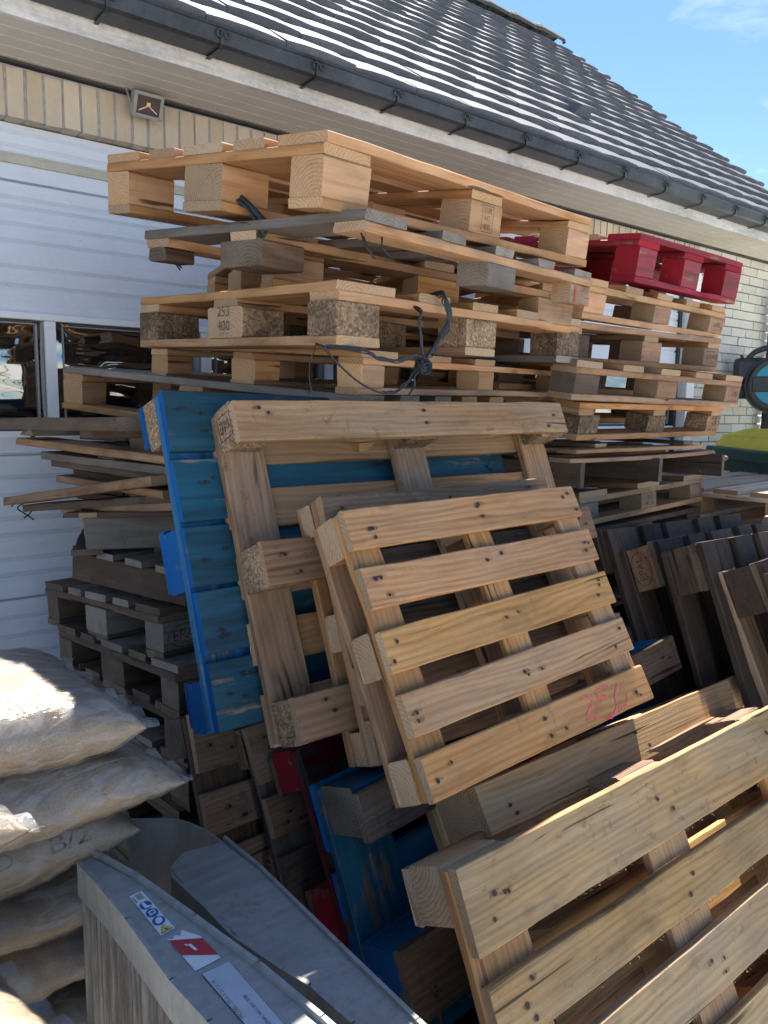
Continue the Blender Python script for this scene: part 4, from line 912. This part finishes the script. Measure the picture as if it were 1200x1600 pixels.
# soffit, fascia, gutter
bm = bmesh.new()
for k in range(5): box(bm, (.95, 2.615 + .070 * k, 2.718), (10.26, .0672, .014), 0, None, .0018)
box(bm, (.95, 2.76, 2.732), (10.26, .36, .012)); hpart('soffit', bm, 'soffit')
bm = bmesh.new(); box(bm, (.95, 2.567, 2.785), (10.26, .022, .158), 0, None, .003); hpart('fascia', bm, 'fascia')
bm = bmesh.new(); pts = [(2.553, 2.840), (2.553, 2.762), (2.547, 2.756), (2.462, 2.756), (2.450, 2.764), (2.444, 2.806), (2.439, 2.810), (2.439, 2.818), (2.448, 2.820), (2.450, 2.811), (2.456, 2.768), (2.465, 2.763), (2.545, 2.763)]
a = [bm.verts.new((-4.2, y, z)) for y, z in pts]; b2 = [bm.verts.new((XR + .06, y, z)) for y, z in pts]
for i in range(len(pts) - 1): bm.faces.new((a[i], b2[i], b2[i + 1], a[i + 1]))
bm.faces.new(b2[:8] + b2[8:])
bmesh.ops.recalc_face_normals(bm, faces=bm.faces[:])
gut = hpart('gutter', bm, 'zinc')
for k in range(-6, 16):
    x = .505 + .371 * k
    if x > XR: break
    bm = bmesh.new()
    for (y0, z0, y1, z1) in ((2.558, 2.751, 2.460, 2.751), (2.460, 2.751, 2.446, 2.761), (2.446, 2.761, 2.441, 2.796)):
        c = Vector((x, (y0 + y1) / 2, (z0 + z1) / 2)); d = Vector((0, y1 - y0, z1 - z0)); box(bm, c, (.013, d.length + .004, .003), 0, Matrix.Rotation(math.atan2(d.z, d.y), 3, 'X'))
    for dx, rr in ((-.010, .012), (.016, .0105)):
        P = [Vector((x + dx + rr * math.cos(q), 2.437, 2.790 + rr * math.sin(q))) for q in [i * .5 for i in range(12)]]; tube(bm, P, .003, 5)
    obj('gutter_bracket', bm, 'zinc', gut)
# roof
PT = R_(39.5); E0 = Vector((0, 2.475, 2.822)); S_ = Vector((0, math.cos(PT), math.sin(PT))); N_ = Vector((0, -math.sin(PT), math.cos(PT)))
SL = 3.42; RX0, RX1 = -4.2, XR + .02
bm = bmesh.new()
def slab(s0, s1, h0, h1):
    q = [E0 + S_ * s + N_ * h for s, h in ((s0, h0), (s1, h0), (s1, h1), (s0, h1))]
    a = [bm.verts.new((RX0 + .01, p.y, p.z)) for p in q]; b2 = [bm.verts.new((RX1 - .01, p.y, p.z)) for p in q]
    for i in range(4): bm.faces.new((a[i], a[(i + 1) % 4], b2[(i + 1) % 4], b2[i]))
    bm.faces.new(a[::-1]); bm.faces.new(b2)
slab(.02, SL, -.05, -.012)
top = E0 + S_ * SL
q = [(top.y, top.z - .03), (7.75, 2.78), (7.75, 2.74), (top.y, top.z - .07)]
a = [bm.verts.new((RX0 + .01, y, z)) for y, z in q]; b2 = [bm.verts.new((RX1 - .01, y, z)) for y, z in q]
for i in range(4): bm.faces.new((a[i], a[(i + 1) % 4], b2[(i + 1) % 4], b2[i]))
bmesh.ops.recalc_face_normals(bm, faces=bm.faces[:])
roof = hpart('roof', bm, 'tile')
bm = bmesh.new(); rng = random.Random(21); G = .1885; TW = .30
for k in range(18):
    s0 = G * k; x = RX0 - (TW / 2 if k % 2 else 0); rowj = rng.uniform(-.002, .002)
    while x < RX1 - .02:
        xa, xb = max(x, RX0) + .0012, min(x + TW, RX1) - .0012
        if xb - xa > .03:
            dz = rng.uniform(-.004, .004) + rowj; ds = rng.uniform(-.003, .003); tw = rng.uniform(-.002, .002)
            cam = .006
            fr = []
            for i in range(5):
                u = i / 4; xx = xa + (xb - xa) * u; c = cam * (1 - (2 * u - 1) ** 2) + tw * (u - .5)
                fr.append([E0 + S_ * (s0 + ds) + N_ * (.0 + dz) + Vector((xx, 0, 0)), E0 + S_ * (s0 + ds) + N_ * (.0245 + dz + c) + Vector((xx, 0, 0)), E0 + S_ * (s0 + ds + .007) + N_ * (.029 + dz + c) + Vector((xx, 0, 0)), E0 + S_ * (s0 + G + .05) + N_ * (.003 + c * .3) + Vector((xx, 0, 0)), E0 + S_ * (s0 + G + .05) + N_ * (-.01) + Vector((xx, 0, 0))])
            V = [[bm.verts.new(p) for p in c] for c in fr]
            for i in range(4):
                for j in range(4): bm.faces.new((V[i][j], V[i + 1][j], V[i + 1][j + 1], V[i][j + 1]))
            bm.faces.new(V[0]); bm.faces.new(V[-1][::-1])
        x += TW
bmesh.ops.recalc_face_normals(bm, faces=bm.faces[:]); obj('roof_tiles', bm, 'tile', roof)
for k in range(26):
    x = RX1 - .05 - .335 * (k + 1)
    if x < -2.5: break
    bm = bmesh.new(); prev = None
    for i in range(9):
        aa = math.pi * i / 8; row = []
        for (xx, rr) in ((x - .03, .098), (x + .03, .108), (x + .33, .094), (x + .36, .094)): row.append(bm.verts.new((xx, top.y + rr * 1.15 * math.cos(aa), top.z - .02 + rr * .95 * math.sin(aa))))
        row.append(bm.verts.new((x + .36, top.y + .07 * math.cos(aa), top.z - .02 + .07 * math.sin(aa))))
        if prev:
            for j in range(4): bm.faces.new((prev[j], row[j], row[j + 1], prev[j + 1]))
        prev = row
    bmesh.ops.recalc_face_normals(bm, faces=bm.faces[:]); obj('ridge_tile', bm, 'moss', roof)
bm = bmesh.new(); vp = Vector((3.80, 3.01, 3.25)); 
for i in range(2): pass
base_ = [vp + Vector((-.085, 0, 0)) - N_ * .01, vp + Vector((.085, 0, 0)) - N_ * .01, vp + Vector((.05, 0, 0)) + N_ * .085, vp + Vector((-.05, 0, 0)) + N_ * .085]
tip = [vp + S_ * .30 + Vector((-.03, 0, 0)) + N_ * .015, vp + S_ * .30 + Vector((.03, 0, 0)) + N_ * .015]
V = [bm.verts.new(p) for p in base_ + tip]
for q in ((0, 1, 2, 3), (3, 2, 5, 4), (1, 5, 2), (0, 3, 4)): bm.faces.new([V[i] for i in q])
bmesh.ops.recalc_face_normals(bm, faces=bm.faces[:]); obj('vent_tile', bm, 'tile', roof)
# downpipe at the corner
bm = bmesh.new(); tube(bm, catmull([(6.03, 2.48, 2.75), (6.03, 2.50, 2.62), (6.03, 2.78, 2.45), (6.03, 2.84, 2.35), (6.03, 2.84, 1.2), (6.03, 2.84, .05)], 6), .045, 12); hpart('downpipe', bm, 'zinc', True)

# ------------------------------------------------------------------ floodlight
fl = thing('floodlight', 'small grey floodlight with square glass above the garage door', 'floodlight', (1.145, 2.83, 2.655), (R_(24), 0, 0))
boxo('housing', (0, .012, 0), (.108, .035, .082), 'lamp', fl, .004)
bm = bmesh.new()
for k in range(7): box(bm, (-.042 + .014 * k, .038, 0), (.004, .022, .070))
obj('cooling_fin', bm, 'lamp', fl)
bm = bmesh.new()
for c, s in (((0, -.008, .036), (.108, .008, .012)), ((0, -.008, -.036), (.108, .008, .012)), ((-.048, -.008, 0), (.012, .008, .062)), ((.048, -.008, 0), (.012, .008, .062))): box(bm, c, s, 0, None, .0015)
for x in (-.048, .048):
    for z in (-.036, .036): tube(bm, [Vector((x, -.012, z)), Vector((x, -.0145, z))], .003, 6)
obj('front_frame', bm, 'lamp', fl)
boxo('glass', (0, -.0065, 0), (.084, .002, .060), 'lampglass', fl)
boxo('led_chip', (0, -.0085, .004), (.013, .002, .013), 'lampled', fl)
bm = bmesh.new()
for sgn in (-1, 1): box(bm, (sgn * .019, -.0085, -.0115), (.034, .0018, .0035), 0, Matrix.Rotation(sgn * .55, 3, 'Y').to_3x3())
obj('reflector_edge', bm, 'silver', fl)
bm = bmesh.new(); tube(bm, catmull([(-.058, .01, .0), (-.062, .05, .03), (-.058, .085, .06), (0, .095, .07), (.058, .085, .06), (.062, .05, .03), (.058, .01, 0)], 5), .004, 6); obj('mounting_bracket', bm, 'lamp', fl)

# ------------------------------------------------------------------ hose reel on the corner
hr = thing('hose_reel', 'dark grey garden hose reel with turquoise side on the house corner', 'hose reel', (5.60, 2.61, 1.79), (0, 0, R_(-58)))
def cyl(bm, r0, r1, y0, y1, n=40, mat=0):
    a = [bm.verts.new((r0 * math.cos(2 * math.pi * k / n), y0, r0 * math.sin(2 * math.pi * k / n))) for k in range(n)]; b2 = [bm.verts.new((r1 * math.cos(2 * math.pi * k / n), y1, r1 * math.sin(2 * math.pi * k / n))) for k in range(n)]
    for k in range(n): f = bm.faces.new((a[k], b2[k], b2[(k + 1) % n], a[(k + 1) % n])); f.material_index = mat
    bm.faces.new(a).material_index = mat; bm.faces.new(b2[::-1]).material_index = mat
bm = bmesh.new(); cyl(bm, .175, .19, -.12, -.07); cyl(bm, .20, .20, -.07, .06); cyl(bm, .15, .15, .06, .14); bmesh.ops.recalc_face_normals(bm, faces=bm.faces[:]); obj('drum', bm, 'reel', hr)
for s in (1, -1):
    bm = bmesh.new(); pts = [(.145 * math.cos(a), .145 * math.sin(a)) for a in [math.asin(.055 / .145) + i * (math.pi - 2 * math.asin(.055 / .145)) / 18 for i in range(19)]]
    vs = [bm.verts.new((x, -.1225, s * z)) for x, z in pts]; vb = [bm.verts.new((x, -.112, s * z)) for x, z in pts]; f1 = bm.faces.new(vs); bm.faces.new(vb[::-1])
    for i in range(len(pts)): bm.faces.new((vs[i], vs[(i + 1) % len(pts)], vb[(i + 1) % len(pts)], vb[i]))
    bmesh.ops.recalc_face_normals(bm, faces=bm.faces[:]); obj('side_panel', bm, 'cyan', hr)
boxo('centre_band', (0, -.122, 0), (.31, .012, .10), 'reel', hr, .004); boxo('badge', (0, -.130, 0), (.075, .004, .022), 'silver', hr, .0015)
boxo('body', (-.06, .03, .10), (.42, .16, .18), 'reel', hr, .03); boxo('wall_bracket', (-.14, .10, -.02), (.22, .20, .16), 'reel', hr, .02)
bm = bmesh.new(); tube(bm, catmull([(-.20, 0, .16), (-.13, 0, .235), (0, 0, .265), (.13, 0, .235), (.18, 0, .16)], 6), .02, 8); obj('carry_handle', bm, 'reel', hr, smooth=True)
bm = bmesh.new(); tube(bm, [Vector((-.21, -.03, .17)), Vector((-.235, -.05, .205))], .01, 6); obj('nozzle', bm, 'reel', hr)

# ------------------------------------------------------------------ wheeled bin
wb = thing('wheeled_bin', 'large green wheeled bin with yellow lid beside the house corner', 'bin', (5.35, 2.0, .03), (0, 0, R_(-37)))
bm = bmesh.new()
def frus(bm, x0, x1, y0, y1, z0, X0, X1, Y0, Y1, z1):
    a = [bm.verts.new(p) for p in ((x0, y0, z0), (x1, y0, z0), (x1, y1, z0), (x0, y1, z0))]; b2 = [bm.verts.new(p) for p in ((X0, Y0, z1), (X1, Y0, z1), (X1, Y1, z1), (X0, Y1, z1))]
    for i in range(4): bm.faces.new((a[i], a[(i + 1) % 4], b2[(i + 1) % 4], b2[i]))
    bm.faces.new(a[::-1]); bm.faces.new(b2)
frus(bm, -.55, .55, -.38, .38, .16, -.64, .64, -.46, .46, 1.26)
for x in (-.3, .05, .4): box(bm, (x, -.44, .75), (.035, .05, .9), 0, Matrix.Rotation(-.07, 3, 'X'))
bmesh.ops.recalc_face_normals(bm, faces=bm.faces[:]); obj('body', bm, 'bin', wb)
boxo('rim', (0, 0, 1.295), (1.38, 1.0, .075), 'bin', wb, .01)
bm = bmesh.new(); frus(bm, -.64, .64, -.46, .46, 1.334, -.60, .60, -.42, .44, 1.41); frus(bm, -.60, .60, -.42, .44, 1.411, -.45, .45, -.30, .40, 1.455); bmesh.ops.recalc_face_normals(bm, faces=bm.faces[:])
obj('lid', bm, 'binlid', wb)
boxo('lid_handle', (-.05, -.452, 1.375), (.42, .02, .04), 'binlid', wb, .006)
for x in (-.45, .45):
    for y in (-.3, .3):
        bm = bmesh.new(); cyl(bm, .09, .09, -.02, .02, 20); bmesh.ops.recalc_face_normals(bm, faces=bm.faces[:]); obj('wheel', bm, 'reel', wb, (x, y, .091)); 
# shrub glimpsed past the corner
bm = bmesh.new(); rng = random.Random(9)
for _ in range(1500):
    v = Vector((rng.gauss(0, 1), rng.gauss(0, 1), rng.gauss(0, 1))).normalized() * rng.random() ** .4; p = Vector((v.x * .8, v.y * .8, .85 + v.z * .85)); s = rng.uniform(.03, .06)
    a = Vector((rng.gauss(0, 1), rng.gauss(0, 1), rng.gauss(0, 1))).normalized(); b2 = a.orthogonal().normalized()
    bm.faces.new([bm.verts.new(p + q) for q in (a * s, b2 * s * .5, -a * s, -b2 * s * .5)])
sh = thing('shrub', 'leafy green shrub glimpsed past the house corner', 'shrub', (8.6, 3.5, .03)); obj('foliage', bm, 'leaf', sh)
bm = bmesh.new()
for k in range(5): tube(bm, [Vector((0, 0, 0)), Vector((.15 * math.cos(k * 1.3), .15 * math.sin(k * 1.3), .5)), Vector((.4 * math.cos(k * 1.3), .4 * math.sin(k * 1.3), 1.1))], [.03, .02, .01], 6)
obj('stem', bm, 'old', sh)

# ------------------------------------------------------------------ ground, sky, sun, camera
bm = bmesh.new(); n = 40
for i in range(1): 
    vs = [bm.verts.new((x, y, .03)) for x, y in ((-300, -300), (300, -300), (300, 300), (-300, 300))]; bm.faces.new(vs)
g = obj('ground', bm, 'ground'); g['kind'] = 'structure'
sd = Vector((.35, .40, .847)).normalized()
w = bpy.data.worlds.new('World'); scene.world = w; w.use_nodes = True; nt = w.node_tree; bg = nt.nodes['Background']
sky = nt.nodes.new('ShaderNodeTexSky'); sky.sky_type = 'NISHITA'; sky.sun_disc = False; sky.sun_elevation = math.asin(sd.z); sky.sun_rotation = math.atan2(sd.x, sd.y); sky.air_density = 1.0; sky.dust_density = 0; sky.ozone_density = 6.0
tc = nt.nodes.new('ShaderNodeTexCoord'); mp = nt.nodes.new('ShaderNodeMapping'); mp.inputs['Scale'].default_value = (2.2, 3.5, 9); mp.inputs['Rotation'].default_value = (.2, .1, .5)
nz = nt.nodes.new('ShaderNodeTexNoise'); nz.inputs['Scale'].default_value = 1.6; nz.inputs['Detail'].default_value = 8; nz.inputs['Roughness'].default_value = .62; nz.inputs['Distortion'].default_value = .6
rp = nt.nodes.new('ShaderNodeValToRGB'); rp.color_ramp.elements[0].position = .53; rp.color_ramp.elements[1].position = .80; rp.color_ramp.elements[0].color = (0, 0, 0, 1); rp.color_ramp.elements[1].color = (.30, .30, .30, 1)
mx = nt.nodes.new('ShaderNodeMix'); mx.data_type = 'RGBA'; mx.inputs[7].default_value = (9, 9.3, 9.8, 1)
L_ = nt.links.new; L_(tc.outputs['Generated'], mp.inputs[0]); L_(mp.outputs[0], nz.inputs['Vector']); L_(nz.outputs[0], rp.inputs[0]); L_(rp.outputs[0], mx.inputs[0]); L_(sky.outputs[0], mx.inputs[6]); L_(mx.outputs[2], bg.inputs[0])
bg.inputs[1].default_value = .066
sl = bpy.data.lights.new('sun', 'SUN'); sl.energy = 4.5; sl.angle = R_(.55); sl.color = (1, .95, .87)
so = bpy.data.objects.new('sun', sl); so.rotation_euler = sd.to_track_quat('Z', 'Y').to_euler(); so.location = sd * 30; link(so)
cd = bpy.data.cameras.new('camera'); cd.sensor_fit = 'VERTICAL'; cd.sensor_height = 36; cd.lens = 1202.1 / 1600 * 36; cd.clip_start = .02; cd.clip_end = 2000
co = bpy.data.objects.new('camera', cd)
Rr = Vector((.7833, -.6214, .0141)); Uu = Vector((.0737, .1153, .9906)); Ff = Vector((.6172, .7749, -.1361))
mt = Matrix((Rr, Uu, -Ff)).transposed().to_4x4(); mt.translation = (0, 0, 1.6); co.matrix_world = mt; link(co); scene.camera = co
vs = scene.view_settings; vs.view_transform = 'Standard'; vs.look = 'None'; vs.exposure = 1.68; vs.gamma = 1
